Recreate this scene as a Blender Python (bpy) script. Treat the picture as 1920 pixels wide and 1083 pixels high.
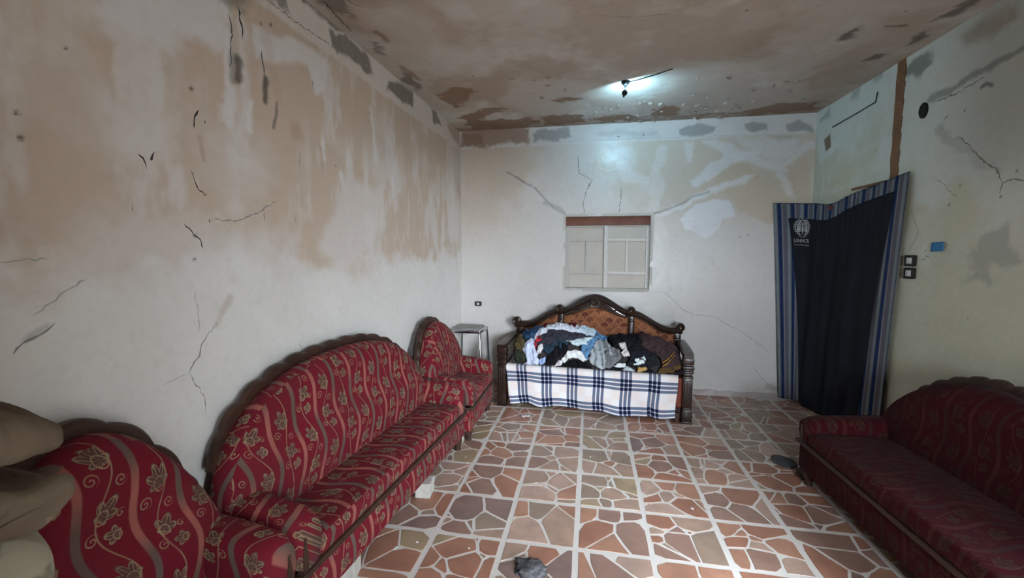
import bpy, bmesh, math, random
import numpy as np
from mathutils import Vector, Matrix

for o in list(bpy.data.objects):
    bpy.data.objects.remove(o)
scene = bpy.context.scene
COL = scene.collection
rnd = random.Random(7)
PI = math.pi

# ---------------------------------------------------------------- camera
F, CX, CY, CH = 800.0, 960.0, 541.5, 1.594
PITCH = math.atan2(CY - 473.0, F)
YAW = math.atan2((1108.0 - CX) * math.cos(PITCH), F)
cam = bpy.data.objects.new('camera', bpy.data.cameras.new('camera'))
COL.objects.link(cam)
cam.data.sensor_width = 36.0
cam.data.lens = 36.0 * F / 1920.0
cam.data.clip_start = 0.02
cam.location = (0, 0, CH)
cam.rotation_euler = (PI / 2 - PITCH, 0, YAW)
scene.camera = cam

# ---------------------------------------------------------------- world, exposure
SKY_STRENGTH = 60.0
world = bpy.data.worlds.new('sky')
scene.world = world
world.use_nodes = True
wb = world.node_tree.nodes['Background']
wb.inputs['Color'].default_value = (0.80, 0.90, 1.0, 1)
wb.inputs['Strength'].default_value = SKY_STRENGTH
vs = scene.view_settings
vs.view_transform = 'Standard'
vs.look = 'None'
vs.gamma = 1.0
vs.use_curve_mapping = False
vs.exposure = 0.68
LED_POWER = 6.0

# room dimensions (metres): camera stands at x=0, y=0
D = 4.984            # back wall
XR = 2.255           # right wall
ZC = 3.015           # ceiling
XL_FAR, XL_NEAR = -1.55, -1.66    # left wall runs slightly out of square
YR = -1.20           # unseen rear wall, with the added window
OPEN = (-1.0, 0.40, 2.45)          # unseen doorway added in the right wall for side daylight: y0, y1, height


RWIN = (0.60, 1.33, 1.05, 2.15)          # unseen rear window added to brighten the back wall: x0, x1, z0, z1


def portal():
    # daylight portals in the added doorway and the added rear window
    ld = bpy.data.lights.new('doorway_daylight_portal', 'AREA')
    ld.shape = 'RECTANGLE'
    ld.size = OPEN[1] - OPEN[0]
    ld.size_y = OPEN[2]
    ld.cycles.is_portal = True
    lo = bpy.data.objects.new('doorway_daylight_portal', ld)
    COL.objects.link(lo)
    lo.location = (XR + .12, (OPEN[0] + OPEN[1]) / 2, OPEN[2] / 2)
    lo.rotation_euler = Vector((1, 0, 0)).to_track_quat('Z', 'Y').to_euler()   # shining towards -x
    if abs((lo.rotation_euler.to_matrix() @ Vector((0, 1, 0))).z) < .5:
        ld.size, ld.size_y = ld.size_y, ld.size
    ld = bpy.data.lights.new('window_daylight_portal', 'AREA')
    ld.shape = 'RECTANGLE'
    ld.size, ld.size_y = RWIN[1] - RWIN[0], RWIN[3] - RWIN[2]
    ld.cycles.is_portal = True
    lo = bpy.data.objects.new('window_daylight_portal', ld)
    COL.objects.link(lo)
    lo.location = ((RWIN[0] + RWIN[1]) / 2, YR - .79, (RWIN[2] + RWIN[3]) / 2)
    lo.rotation_euler = (PI / 2, 0, 0)     # shining towards +y
portal()

# ---------------------------------------------------------------- picture <-> world helpers
_cp, _sp, _cy, _sy = math.cos(PITCH), math.sin(PITCH), math.cos(YAW), math.sin(YAW)
FW = np.array([-_sy * _cp, _cy * _cp, -_sp])
RT = np.array([_cy, _sy, 0.0])
UP = np.cross(RT, FW)
CAMP = np.array([0, 0, CH])


def ray(x, y):
    return FW + RT * (x - CX) / F - UP * (y - CY) / F


def hit(x, y, ax, c):
    d = ray(x, y)
    return CAMP + d * ((c - CAMP[ax]) / d[ax])


def proj(p):
    v = np.asarray(p, float) - CAMP
    z = v @ FW
    return CX + F * (v @ RT) / z, CY - F * (v @ UP) / z, z


# ---------------------------------------------------------------- numpy noise
def vnoise(x, y, seed=0):
    xi = np.floor(x).astype(np.int64)
    yi = np.floor(y).astype(np.int64)
    xf, yf = x - xi, y - yi

    def h(a, b):
        n = (a * 374761393 + b * 668265263 + seed * 1442695041) & 0xffffffff
        n = ((n ^ (n >> 13)) * 1274126177) & 0xffffffff
        n = n ^ (n >> 16)
        return (n & 0xffff) / 65535.0
    u = xf * xf * (3 - 2 * xf)
    v = yf * yf * (3 - 2 * yf)
    a, b, c, d = h(xi, yi), h(xi + 1, yi), h(xi, yi + 1), h(xi + 1, yi + 1)
    return a + (b - a) * u + (c - a) * v + (a - b - c + d) * u * v


def fbm(x, y, seed=0, octv=4, gain=0.5):
    s = np.zeros_like(np.asarray(x, float))
    a, t, f = 1.0, 0.0, 1.0
    for k in range(octv):
        s = s + a * vnoise(x * f + 17.3 * k, y * f - 9.1 * k, seed + k)
        t += a
        a *= gain
        f *= 2.03
    return s / t


def sstep(a, b, x):
    t = np.clip((x - a) / (b - a), 0, 1)
    return t * t * (3 - 2 * t)


# ---------------------------------------------------------------- shader helpers
class X:
    """tiny expression wrapper that grows Math nodes"""
    def __init__(s, nt, k):
        s.nt, s.k = nt, k

    def op(s, o, *a):
        n = s.nt.nodes.new('ShaderNodeMath')
        n.operation = o
        for i, v in enumerate((s,) + a):
            if isinstance(v, X):
                s.nt.links.new(v.k, n.inputs[i])
            else:
                n.inputs[i].default_value = float(v)
        return X(s.nt, n.outputs[0])

    def __add__(s, o): return s.op('ADD', o)
    def __radd__(s, o): return s.op('ADD', o)
    def __sub__(s, o): return s.op('SUBTRACT', o)
    def __rsub__(s, o): return (s * -1.0) + o
    def __mul__(s, o): return s.op('MULTIPLY', o)
    def __rmul__(s, o): return s.op('MULTIPLY', o)
    def __truediv__(s, o): return s.op('DIVIDE', o)
    def sin(s): return s.op('SINE')
    def cos(s): return s.op('COSINE')
    def abs(s): return s.op('ABSOLUTE')
    def floor(s): return s.op('FLOOR')
    def sqrt(s): return s.op('SQRT')
    def max(s, o): return s.op('MAXIMUM', o)
    def min(s, o): return s.op('MINIMUM', o)
    def lt(s, o): return s.op('LESS_THAN', o)
    def gt(s, o): return s.op('GREATER_THAN', o)
    def atan2(s, o): return s.op('ARCTAN2', o)
    def clamp(s):
        r = s.op('ADD', 0.0)
        r.k.node.use_clamp = True
        return r

    def soft_lt(s, e, w):
        r = (s * -1.0 + e) / w
        r = r + 0.5
        return r.clamp()


class M:
    """material builder"""
    def __init__(s, name, rough=0.6, spec=0.5, color=(0.5, 0.5, 0.5), metal=0.0):
        s.m = bpy.data.materials.new(name)
        s.m.use_nodes = True
        s.nt = s.m.node_tree
        s.b = s.nt.nodes['Principled BSDF']
        s.b.inputs['Base Color'].default_value = (*color, 1)
        s.b.inputs['Roughness'].default_value = rough
        s.b.inputs['Specular IOR Level'].default_value = spec
        s.b.inputs['Metallic'].default_value = metal
        s.m.diffuse_color = (*color, 1)

    def node(s, t, **kw):
        n = s.nt.nodes.new(t)
        for k, v in kw.items():
            setattr(n, k, v)
        return n

    def link(s, a, b):
        s.nt.links.new(a.k if isinstance(a, X) else a, b)

    def uv(s):
        n = s.node('ShaderNodeTexCoord')
        q = s.node('ShaderNodeSeparateXYZ')
        s.link(n.outputs['UV'], q.inputs[0])
        return X(s.nt, q.outputs[0]), X(s.nt, q.outputs[1])

    def pos(s, kind='Object'):
        n = s.node('ShaderNodeTexCoord')
        return n.outputs[kind]

    def wpos(s):
        return s.node('ShaderNodeNewGeometry').outputs['Position']

    def noise(s, vec, scale=5, detail=4, rough=0.55, dist=0.0, out='Fac'):
        n = s.node('ShaderNodeTexNoise')
        n.inputs['Scale'].default_value = scale
        n.inputs['Detail'].default_value = detail
        n.inputs['Roughness'].default_value = rough
        n.inputs['Distortion'].default_value = dist
        if vec is not None:
            s.link(vec, n.inputs['Vector'])
        return X(s.nt, n.outputs[0]) if out == 'Fac' else n.outputs['Color']

    def attr(s, name):
        n = s.node('ShaderNodeAttribute', attribute_name=name)
        q = s.node('ShaderNodeSeparateColor')
        s.link(n.outputs['Color'], q.inputs[0])
        return [X(s.nt, q.outputs[i]) for i in range(3)]

    def mix(s, f, a, b, blend='MIX'):
        n = s.node('ShaderNodeMix', data_type='RGBA', blend_type=blend)
        for k, v in ((0, f), (6, a), (7, b)):
            if isinstance(v, X):
                s.link(v, n.inputs[k])
            elif isinstance(v, (int, float)):
                n.inputs[k].default_value = v
            elif isinstance(v, tuple):
                n.inputs[k].default_value = (*v, 1)
            else:
                s.link(v, n.inputs[k])
        return n.outputs[2]

    def color(s, c):
        s.link(c, s.b.inputs['Base Color'])

    def rough(s, c):
        s.link(c, s.b.inputs['Roughness'])

    def bump(s, h, strength=0.3, dist=0.01):
        n = s.node('ShaderNodeBump')
        n.inputs['Strength'].default_value = strength
        n.inputs['Distance'].default_value = dist
        s.link(h, n.inputs['Height'])
        s.link(n.outputs[0], s.b.inputs['Normal'])


def noisy(name, c1, c2, scale=8, rough=0.6, spec=0.4, metal=0.0, bump=0.0, bscale=None, detail=4):
    m = M(name, rough, spec, c1, metal)
    p = m.pos()
    n = m.noise(p, scale, detail)
    m.color(m.mix(n.op('SUBTRACT', 0.25).op('MULTIPLY', 2.0).clamp(), c1, c2))
    if bump:
        m.bump(m.noise(p, bscale or scale * 3, 3), bump)
    return m.m


# ---------------------------------------------------------------- object helpers
def tag(o, label=None, cat=None, group=None, kind=None):
    if label: o['label'] = label
    if cat: o['category'] = cat
    if group: o['group'] = group
    if kind: o['kind'] = kind
    return o


def link(name, me, mat=None, parent=None, smooth=True):
    o = bpy.data.objects.new(name, me)
    COL.objects.link(o)
    if mat is not None and not me.materials:
        me.materials.append(mat)
    if smooth:
        me.polygons.foreach_set('use_smooth', [True] * len(me.polygons))
    if parent is not None:
        o.parent = parent
    return o


def empty(name, loc, rz=0.0):
    o = bpy.data.objects.new(name, None)
    COL.objects.link(o)
    o.empty_display_size = 0.1
    o.location = loc
    o.rotation_euler = (0, 0, rz)
    return o


def mesh(name, v, f):
    me = bpy.data.meshes.new(name)
    me.from_pydata([tuple(map(float, p)) for p in v], [], [tuple(q) for q in f])
    me.update()
    return me


def bm_mesh(name, bm):
    bmesh.ops.recalc_face_normals(bm, faces=bm.faces)
    me = bpy.data.meshes.new(name)
    bm.to_mesh(me)
    bm.free()
    return me


def bm_box(bm, x0, x1, y0, y1, z0, z1, bev=0.0, seg=2, mat=None):
    g = bmesh.ops.create_cube(bm, size=1.0)
    vs_ = g['verts']
    for v in vs_:
        v.co = Vector((x0 + (v.co.x + .5) * (x1 - x0), y0 + (v.co.y + .5) * (y1 - y0), z0 + (v.co.z + .5) * (z1 - z0)))
        if mat is not None:
            v.co = mat @ v.co
    if bev > 0:
        es = list({e for v in vs_ for e in v.link_edges})
        bmesh.ops.bevel(bm, geom=es, offset=bev, segments=seg, affect='EDGES', profile=0.5)


def box(name, x0, x1, y0, y1, z0, z1, mat, parent=None, bev=0.0, seg=2):
    bm = bmesh.new()
    bm_box(bm, x0, x1, y0, y1, z0, z1, bev, seg)
    return link(name, bm_mesh(name, bm), mat, parent, smooth=False)


def shade_auto(o, ang=40):
    me = o.data
    bm = bmesh.new()
    bm.from_mesh(me)
    for e in bm.edges:
        if len(e.link_faces) == 2 and e.calc_face_angle(0) > math.radians(ang):
            e.smooth = False
    for f in bm.faces:
        f.smooth = True
    bm.to_mesh(me)
    bm.free()
    return o


def box_uv(me, rot_top=False, swap=False, off=(0, 0)):
    """metric box projection; u runs along local x on front and top"""
    uv = me.uv_layers.new(name='uv') if not me.uv_layers else me.uv_layers[0]
    co = [v.co for v in me.vertices]
    for p in me.polygons:
        n = p.normal
        ax = max(range(3), key=lambda i: abs(n[i]))
        for li in p.loop_indices:
            c = co[me.loops[li].vertex_index]
            if ax == 2: a = (c.x, c.y + 0.31)
            elif ax == 1: a = (c.x, c.z)
            else: a = (c.y, c.z)
            if swap:
                a = (c.y, c.x + c.z)
            uv.data[li].uv = (a[0] + off[0], a[1] + off[1])


def loft(name, rings, cap=True, closed=True):
    n = len(rings[0])
    v = [p for r in rings for p in r]
    f = []
    for i in range(len(rings) - 1):
        for j in range(n if closed else n - 1):
            k = (j + 1) % n
            f.append((i * n + j, i * n + k, (i + 1) * n + k, (i + 1) * n + j))
    if cap and closed:
        f.append(tuple(range(n - 1, -1, -1)))
        f.append(tuple(range((len(rings) - 1) * n, len(rings) * n)))
    me = mesh(name, v, f)
    bm = bmesh.new()
    bm.from_mesh(me)
    bmesh.ops.recalc_face_normals(bm, faces=bm.faces)
    bm.to_mesh(me)
    bm.free()
    return me


def tube(name, pts, r, mat, parent=None, n=8):
    pts = [Vector(p) for p in pts]
    rings = []
    for i, p in enumerate(pts):
        d = (pts[min(i + 1, len(pts) - 1)] - pts[max(i - 1, 0)]).normalized()
        a = d.orthogonal().normalized() if i == 0 else (a - d * a.dot(d)).normalized()
        b = d.cross(a)
        rr = r[i] if isinstance(r, (list, tuple)) else r
        rings.append([p + (a * math.cos(t) + b * math.sin(t)) * rr for t in [2 * PI * k / n for k in range(n)]])
    return shade_auto(link(name, loft(name, rings), mat, parent))


def lathe_mesh(name, prof, n=16, axis='z', center=(0, 0, 0)):
    rings = []
    for r, h in prof:
        ring = []
        for k in range(n):
            t = 2 * PI * k / n
            a, b = r * math.cos(t), r * math.sin(t)
            q = (a, b, h) if axis == 'z' else ((a, h, b) if axis == 'y' else (h, a, b))
            ring.append((q[0] + center[0], q[1] + center[1], q[2] + center[2]))
        rings.append(ring)
    return loft(name, rings)


def grid_mesh(name, P, uv=None, keep=None):
    """P: (n,m,3) array"""
    n, m = P.shape[:2]
    idx = np.arange(n * m).reshape(n, m)
    q = np.stack([idx[:-1, :-1], idx[1:, :-1], idx[1:, 1:], idx[:-1, 1:]], -1).reshape(-1, 4)
    if keep is not None:
        q = q[keep.reshape(-1)]
    me = bpy.data.meshes.new(name)
    me.vertices.add(n * m)
    me.vertices.foreach_set('co', P.astype(np.float32).ravel())
    me.loops.add(len(q) * 4)
    me.loops.foreach_set('vertex_index', q.astype(np.int32).ravel())
    me.polygons.add(len(q))
    me.polygons.foreach_set('loop_start', np.arange(0, len(q) * 4, 4, dtype=np.int32))
    me.polygons.foreach_set('loop_total', np.full(len(q), 4, dtype=np.int32))
    me.update(calc_edges=True)
    if uv is not None:
        l = me.uv_layers.new(name='uv')
        l.data.foreach_set('uv', uv.reshape(-1, 2)[q.ravel()].astype(np.float32).ravel())
    me.validate()
    return me


# ================================================================ materials
def plaster(name, base, tan, white, grey, brown, dark, rough=0.5):
    m = M(name, rough, 0.5, base)
    p = m.wpos()
    a = m.attr('marks')
    b = m.attr('marks2')
    fine = m.noise(p, 14, 6, 0.65)
    med = m.noise(p, 3.1, 5, 0.6)
    c = m.mix((med - 0.35).op('MULTIPLY', 1.4).clamp(), base, tuple(x * 0.90 for x in base))
    c = m.mix(a[2], c, tan)
    c = m.mix(a[1], c, white)
    grit = m.noise(p, 34, 6, 0.75)
    grit = (grit - .30).op('MULTIPLY', 2.4).clamp()
    c = m.mix((b[0] * (grit * .5 + .72)).clamp(), c, m.mix(grit, tuple(x * 0.45 for x in grey), tuple(min(1, x * 1.25) for x in grey)))
    c = m.mix(b[1], c, m.mix(fine, tuple(x * 0.7 for x in brown), tuple(x * 1.3 for x in brown)))
    c = m.mix(a[0], c, dark)
    c = m.mix((fine - 0.5).abs() * 0.6, c, tuple(x * 0.6 for x in tan))
    blotch = m.noise(p, 1.7, 7, 0.72, 0.6)
    c = m.mix((blotch - .52).op('MULTIPLY', 2.2).clamp() * .30, c, tuple(x * 0.62 for x in tan))
    m.color(c)
    bare = (b[0] + b[1] + a[0]).clamp()
    m.rough((bare * 0.45 + (fine - 0.5) * 0.25 + rough).clamp())
    m.bump(fine * 0.6 + bare * 0.5 * m.noise(p, 60, 3), 0.22, 0.01)
    return m.m


CREAM = (0.66, 0.615, 0.545)
MAT_WALL_L = plaster('plaster_left', (0.76, 0.74, 0.70), (0.575, 0.46, 0.36), (0.78, 0.77, 0.78), (0.20, 0.185, 0.15), (0.44, 0.30, 0.22), (0.035, 0.035, 0.03))
MAT_WALL_B = plaster('plaster_back', (0.70, 0.67, 0.64), (0.58, 0.47, 0.345), (0.78, 0.775, 0.80), (0.36, 0.355, 0.345), (0.27, 0.155, 0.095), (0.05, 0.05, 0.05), 0.32)
MAT_WALL_R = plaster('plaster_right', (0.56, 0.57, 0.44), (0.53, 0.47, 0.31), (0.66, 0.71, 0.67), (0.24, 0.27, 0.245), (0.20, 0.115, 0.055), (0.03, 0.032, 0.03), 0.5)
MAT_CEIL = plaster('plaster_ceiling', (0.42, 0.335, 0.27), (0.35, 0.26, 0.195), (0.60, 0.57, 0.53), (0.19, 0.165, 0.14), (0.22, 0.12, 0.06), (0.05, 0.04, 0.03), 0.45)


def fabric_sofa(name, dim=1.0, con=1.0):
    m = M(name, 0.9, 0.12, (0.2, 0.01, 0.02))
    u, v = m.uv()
    P, Q = 0.150, 0.36
    wav = (v * (2 * PI / 0.34)).sin() * 0.020 + (v * 9.0 + u * 3.0).sin() * 0.006
    w = (u + wav) / P
    k = w.floor()
    f = w - k
    # salmon / grey ribbon
    rib = ((f - 0.5).abs() * P).soft_lt(0.0115, 0.005)
    tone = ((v * (2 * PI / 0.46) + k * 2.4).sin() * 0.9 + 0.5).clamp()
    # sprig column between the ribbons
    s = w + 0.5
    sk = s.floor()
    cx = (s - sk - 0.5) * P
    q = v / Q + sk * 0.37
    qk = q.floor()
    cy = (q - qk - 0.5) * Q

    def leaf(x0, y0, R, n, tw, rot, asp):
        a0, b0 = cx - x0, cy - y0
        cr, sr = math.cos(rot), math.sin(rot)
        a = (a0 * cr + b0 * sr) * asp
        b = b0 * cr - a0 * sr
        r = (a * a + b * b).sqrt()
        t = a.atan2(b)
        pet = (t * n + tw).cos().abs()
        edge = (pet * 0.45 + 0.55) * (t.cos() * .42 + .60) * R
        out = r.soft_lt(edge, 0.004)
        rim = (r - edge * 0.88).abs().soft_lt(0.0026, 0.003)
        vein = ((t * n + tw).sin().abs()).soft_lt(0.16, 0.2) * r.soft_lt(edge * .85, .004)
        ring = (r - R * .3).abs().soft_lt(0.002, .002)
        return out, (rim + vein + ring).clamp()

    def spiral(x0, y0, R, pitch, ph, sgn):
        a, b = cx - x0, cy - y0
        r = (a * a + b * b).sqrt()
        t = a.atan2(b) * (sgn / (2 * PI))
        g = r / pitch - t + ph
        g = (g - g.floor() - 0.5).abs() * pitch
        return g.soft_lt(0.0020, 0.0026) * r.soft_lt(R, 0.003)
    o1, l1 = leaf(0.004, 0.075, 0.070, 4.0, 0.0, 0.35, 1.30)
    o2, l2 = leaf(-0.012, -0.070, 0.058, 3.0, 0.0, -0.7, 1.15)
    o3, l3 = leaf(0.028, -0.135, 0.038, 3.0, 0.0, 1.2, 1.0)
    c1 = spiral(-0.038, 0.035, 0.020, 0.013, 0.2, 1.0)
    c2 = spiral(0.036, 0.010, 0.017, 0.012, 0.6, -1.0)
    c3 = spiral(-0.036, -0.118, 0.018, 0.013, 0.1, 1.0)
    c4 = spiral(0.040, -0.080, 0.012, 0.011, 0.4, 1.0)
    stem = ((cx - (cy * 17.5).sin() * 0.026).abs()).soft_lt(0.0022, 0.003)
    p = m.pos()
    fade = (m.noise(p, 11, 3) - .30).op('MULTIPLY', 2.6).clamp()
    lines = (l1 + l2 + l3 + c1 + c2 + c3 + c4 + stem).clamp() * (fade * .6 + .4)
    fill = (o1 + o2 + o3).clamp()
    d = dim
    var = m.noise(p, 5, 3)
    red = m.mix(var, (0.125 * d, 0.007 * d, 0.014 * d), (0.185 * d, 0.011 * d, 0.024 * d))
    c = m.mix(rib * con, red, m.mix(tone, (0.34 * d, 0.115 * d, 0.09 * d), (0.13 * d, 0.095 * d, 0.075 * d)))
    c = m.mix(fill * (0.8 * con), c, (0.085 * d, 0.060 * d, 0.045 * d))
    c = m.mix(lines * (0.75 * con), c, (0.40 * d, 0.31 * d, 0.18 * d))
    dust = m.noise(p, 3.0, 5, 0.7)
    c = m.mix((dust - 0.36).op('MULTIPLY', 1.7).clamp() * 0.6, c, (0.085 * d, 0.028 * d, 0.028 * d))
    m.color(c)
    m.bump(m.noise(p, 240, 2) + lines * 0.8 + m.noise(p, 9, 3) * 3.0, 0.35, 0.004)
    m.b.inputs['Sheen Weight'].default_value = 0.03
    m.b.inputs['Sheen Roughness'].default_value = 0.4
    return m.m


FABRIC = fabric_sofa('red_brocade')
FABRIC_SHADED = fabric_sofa('shaded_red_brocade', 0.30, 0.45)  # same brocade, darkened and dulled for the shade on the right sofa


def fan_fabric():
    m = M('rust_fan_fabric', 0.7, 0.25)
    u, v = m.uv()
    S = 0.105
    row = (v / (S * 0.5)).floor()
    off = (row * 0.5 - (row * 0.5).floor())
    a = u / S + off
    ka = a.floor()
    fx = (a - ka - 0.5) * S
    fy = (v / (S * 0.5) - row) * (S * 0.5)
    r = (fx * fx + fy * fy).sqrt()
    ins = r.soft_lt(S * 0.46, 0.004)
    n = m.node('ShaderNodeTexWhiteNoise', noise_dimensions='2D')
    cv = m.node('ShaderNodeCombineXYZ')
    m.link(ka + ins * 0.3 + 0.05, cv.inputs[0])
    m.link(row + ins * 7.0, cv.inputs[1])
    m.link(cv.outputs[0], n.inputs[0])
    rv = X(m.nt, n.outputs[0])
    c = m.mix(rv, (0.10, 0.020, 0.010), (0.38, 0.14, 0.055))
    c = m.mix((r - S * 0.44).abs().soft_lt(0.003, 0.004), c, (0.42, 0.21, 0.10))
    c = m.mix((((fx / (fy + 0.02)) * 9.0).sin() - 0.3).clamp() * 0.35, c, (0.08, 0.02, 0.01))
    c = m.mix(m.noise(m.pos(), 6, 4), c, m.mix(0.35, c, (0.16, 0.05, 0.03)))
    m.color(c)
    m.bump(m.noise(m.pos(), 150, 2), 0.3, 0.003)
    return m.m


def plaid():
    m = M('blue_plaid_cotton', 0.9, 0.15)
    u, v = m.uv()

    def bands(t, per, off):
        f = (t + off) / per
        f = (f - f.floor() - 0.5) * per
        b = f.abs().soft_lt(0.0145, 0.002)
        b2 = (f.abs() - 0.040).abs().soft_lt(0.0135, 0.002)
        return (b + b2).clamp()
    bu = bands(u, 0.262, 0.045)
    bv = bands(v, 0.262, -0.012)
    pk = ((u + 0.045) / 0.524)
    pk = (pk - pk.floor()).gt(0.5)
    pv = (v - 0.02) / 0.57
    pv = (pv - pv.floor()).gt(0.5)
    pink = (pk * pv + (1.0 - pk) * (1.0 - pv)) * 0.5
    c = m.mix(pink, (0.80, 0.77, 0.76), (0.80, 0.66, 0.61))
    c = m.mix(bu * 0.93, c, (0.075, 0.105, 0.19))
    c = m.mix(bv * 0.93, c, (0.085, 0.12, 0.21))
    c = m.mix(bu * bv, c, (0.006, 0.008, 0.03))
    m.color(c)
    m.bump(m.noise(m.pos(), 18, 4), 0.25, 0.01)
    return m.m


FAN = fan_fabric()
PLAID = plaid()
WOOD = noisy('dark_walnut_varnish', (0.012, 0.007, 0.005), (0.045, 0.022, 0.014), 9, 0.30, 0.5, bump=0.1, bscale=40)
SOFA_WOOD = noisy('brown_sofa_wood', (0.022, 0.009, 0.006), (0.065, 0.028, 0.017), 12, 0.5, 0.4, bump=0.15, bscale=60)
WOOD_GLOSS = noisy('polished_walnut', (0.03, 0.018, 0.014), (0.06, 0.035, 0.025), 9, 0.12, 0.8)
CHROME = noisy('worn_chrome', (0.62, 0.62, 0.64), (0.42, 0.42, 0.43), 30, 0.22, 0.5, metal=1.0)
ALU = noisy('old_aluminium', (0.62, 0.59, 0.56), (0.50, 0.48, 0.45), 18, 0.5, 0.5, metal=0.15)
ALU_DULL = noisy('painted_aluminium', (0.47, 0.45, 0.42), (0.55, 0.52, 0.49), 18, 0.6)
PANE = noisy('frosted_pane', (0.52, 0.475, 0.415), (0.58, 0.53, 0.47), 5, 0.5, 0.4)
LINTEL = noisy('red_brown_lintel', (0.16, 0.055, 0.035), (0.24, 0.09, 0.06), 12, 0.6, bump=0.2)
BLACK_PLASTIC = noisy('black_plastic', (0.008, 0.008, 0.009), (0.014, 0.014, 0.014), 20, 0.5)
WHITE_PLASTIC = noisy('white_plastic', (0.62, 0.62, 0.60), (0.52, 0.52, 0.50), 15, 0.4)
ROCK = noisy('dark_grey_cement', (0.045, 0.045, 0.05), (0.17, 0.17, 0.18), 22, 0.9, 0.2, bump=0.9, bscale=70)
LIMESTONE = noisy('pale_block', (0.55, 0.52, 0.47), (0.42, 0.40, 0.36), 14, 0.9, 0.2, bump=0.5)
PLASTER_PLAIN = noisy('plain_plaster', (0.60, 0.57, 0.52), (0.52, 0.48, 0.43), 4, 0.6, bump=0.2, bscale=30)
PLASTER_DARK = noisy('dim_brown_plaster', (0.20, 0.17, 0.14), (0.15, 0.125, 0.10), 4, 0.8, bump=0.2, bscale=30)  # kept dark so the unseen rear wall bounces little light
LIGHT_BLOCKER = noisy('light_blocker_render', (0.10, 0.085, 0.07), (0.07, 0.06, 0.05), 4, 0.9, bump=0.2, bscale=30)  # dark render of the unseen walls added to block daylight
SKIRT_MAT = noisy('white_skirting', (0.60, 0.56, 0.55), (0.42, 0.34, 0.32), 9, 0.6, bump=0.3, bscale=40)
BROWN_TRIM = noisy('orange_brown_plaster', (0.17, 0.085, 0.04), (0.25, 0.13, 0.065), 10, 0.7, bump=0.3, bscale=40)
GROUT = M('pale_grout', 0.5, 0.4)
_p = GROUT.wpos()
GROUT.color(GROUT.mix(GROUT.noise(_p, 6, 6, 0.65), (0.74, 0.70, 0.66), (0.60, 0.55, 0.51)))
GROUT.bump(GROUT.noise(_p, 90, 3), 0.3, 0.004)
GROUT = GROUT.m


_CR = {}


def crack_mat(ch, k, wall):
    q = round(min(1.0, k + .1) * 5) / 5
    key = (q, wall.name)
    if key not in _CR:
        b = wall.diffuse_color
        dk = (.03, .03, .03) if ch == 'dark' else (.22, .21, .21)
        c = tuple(b[i] * .9 * (1 - q) + dk[i] * q for i in range(3))
        _CR[key] = noisy('crack_shade_%d' % len(_CR), c, tuple(x * .7 for x in c), 25, .9)
    return _CR[key]


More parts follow.
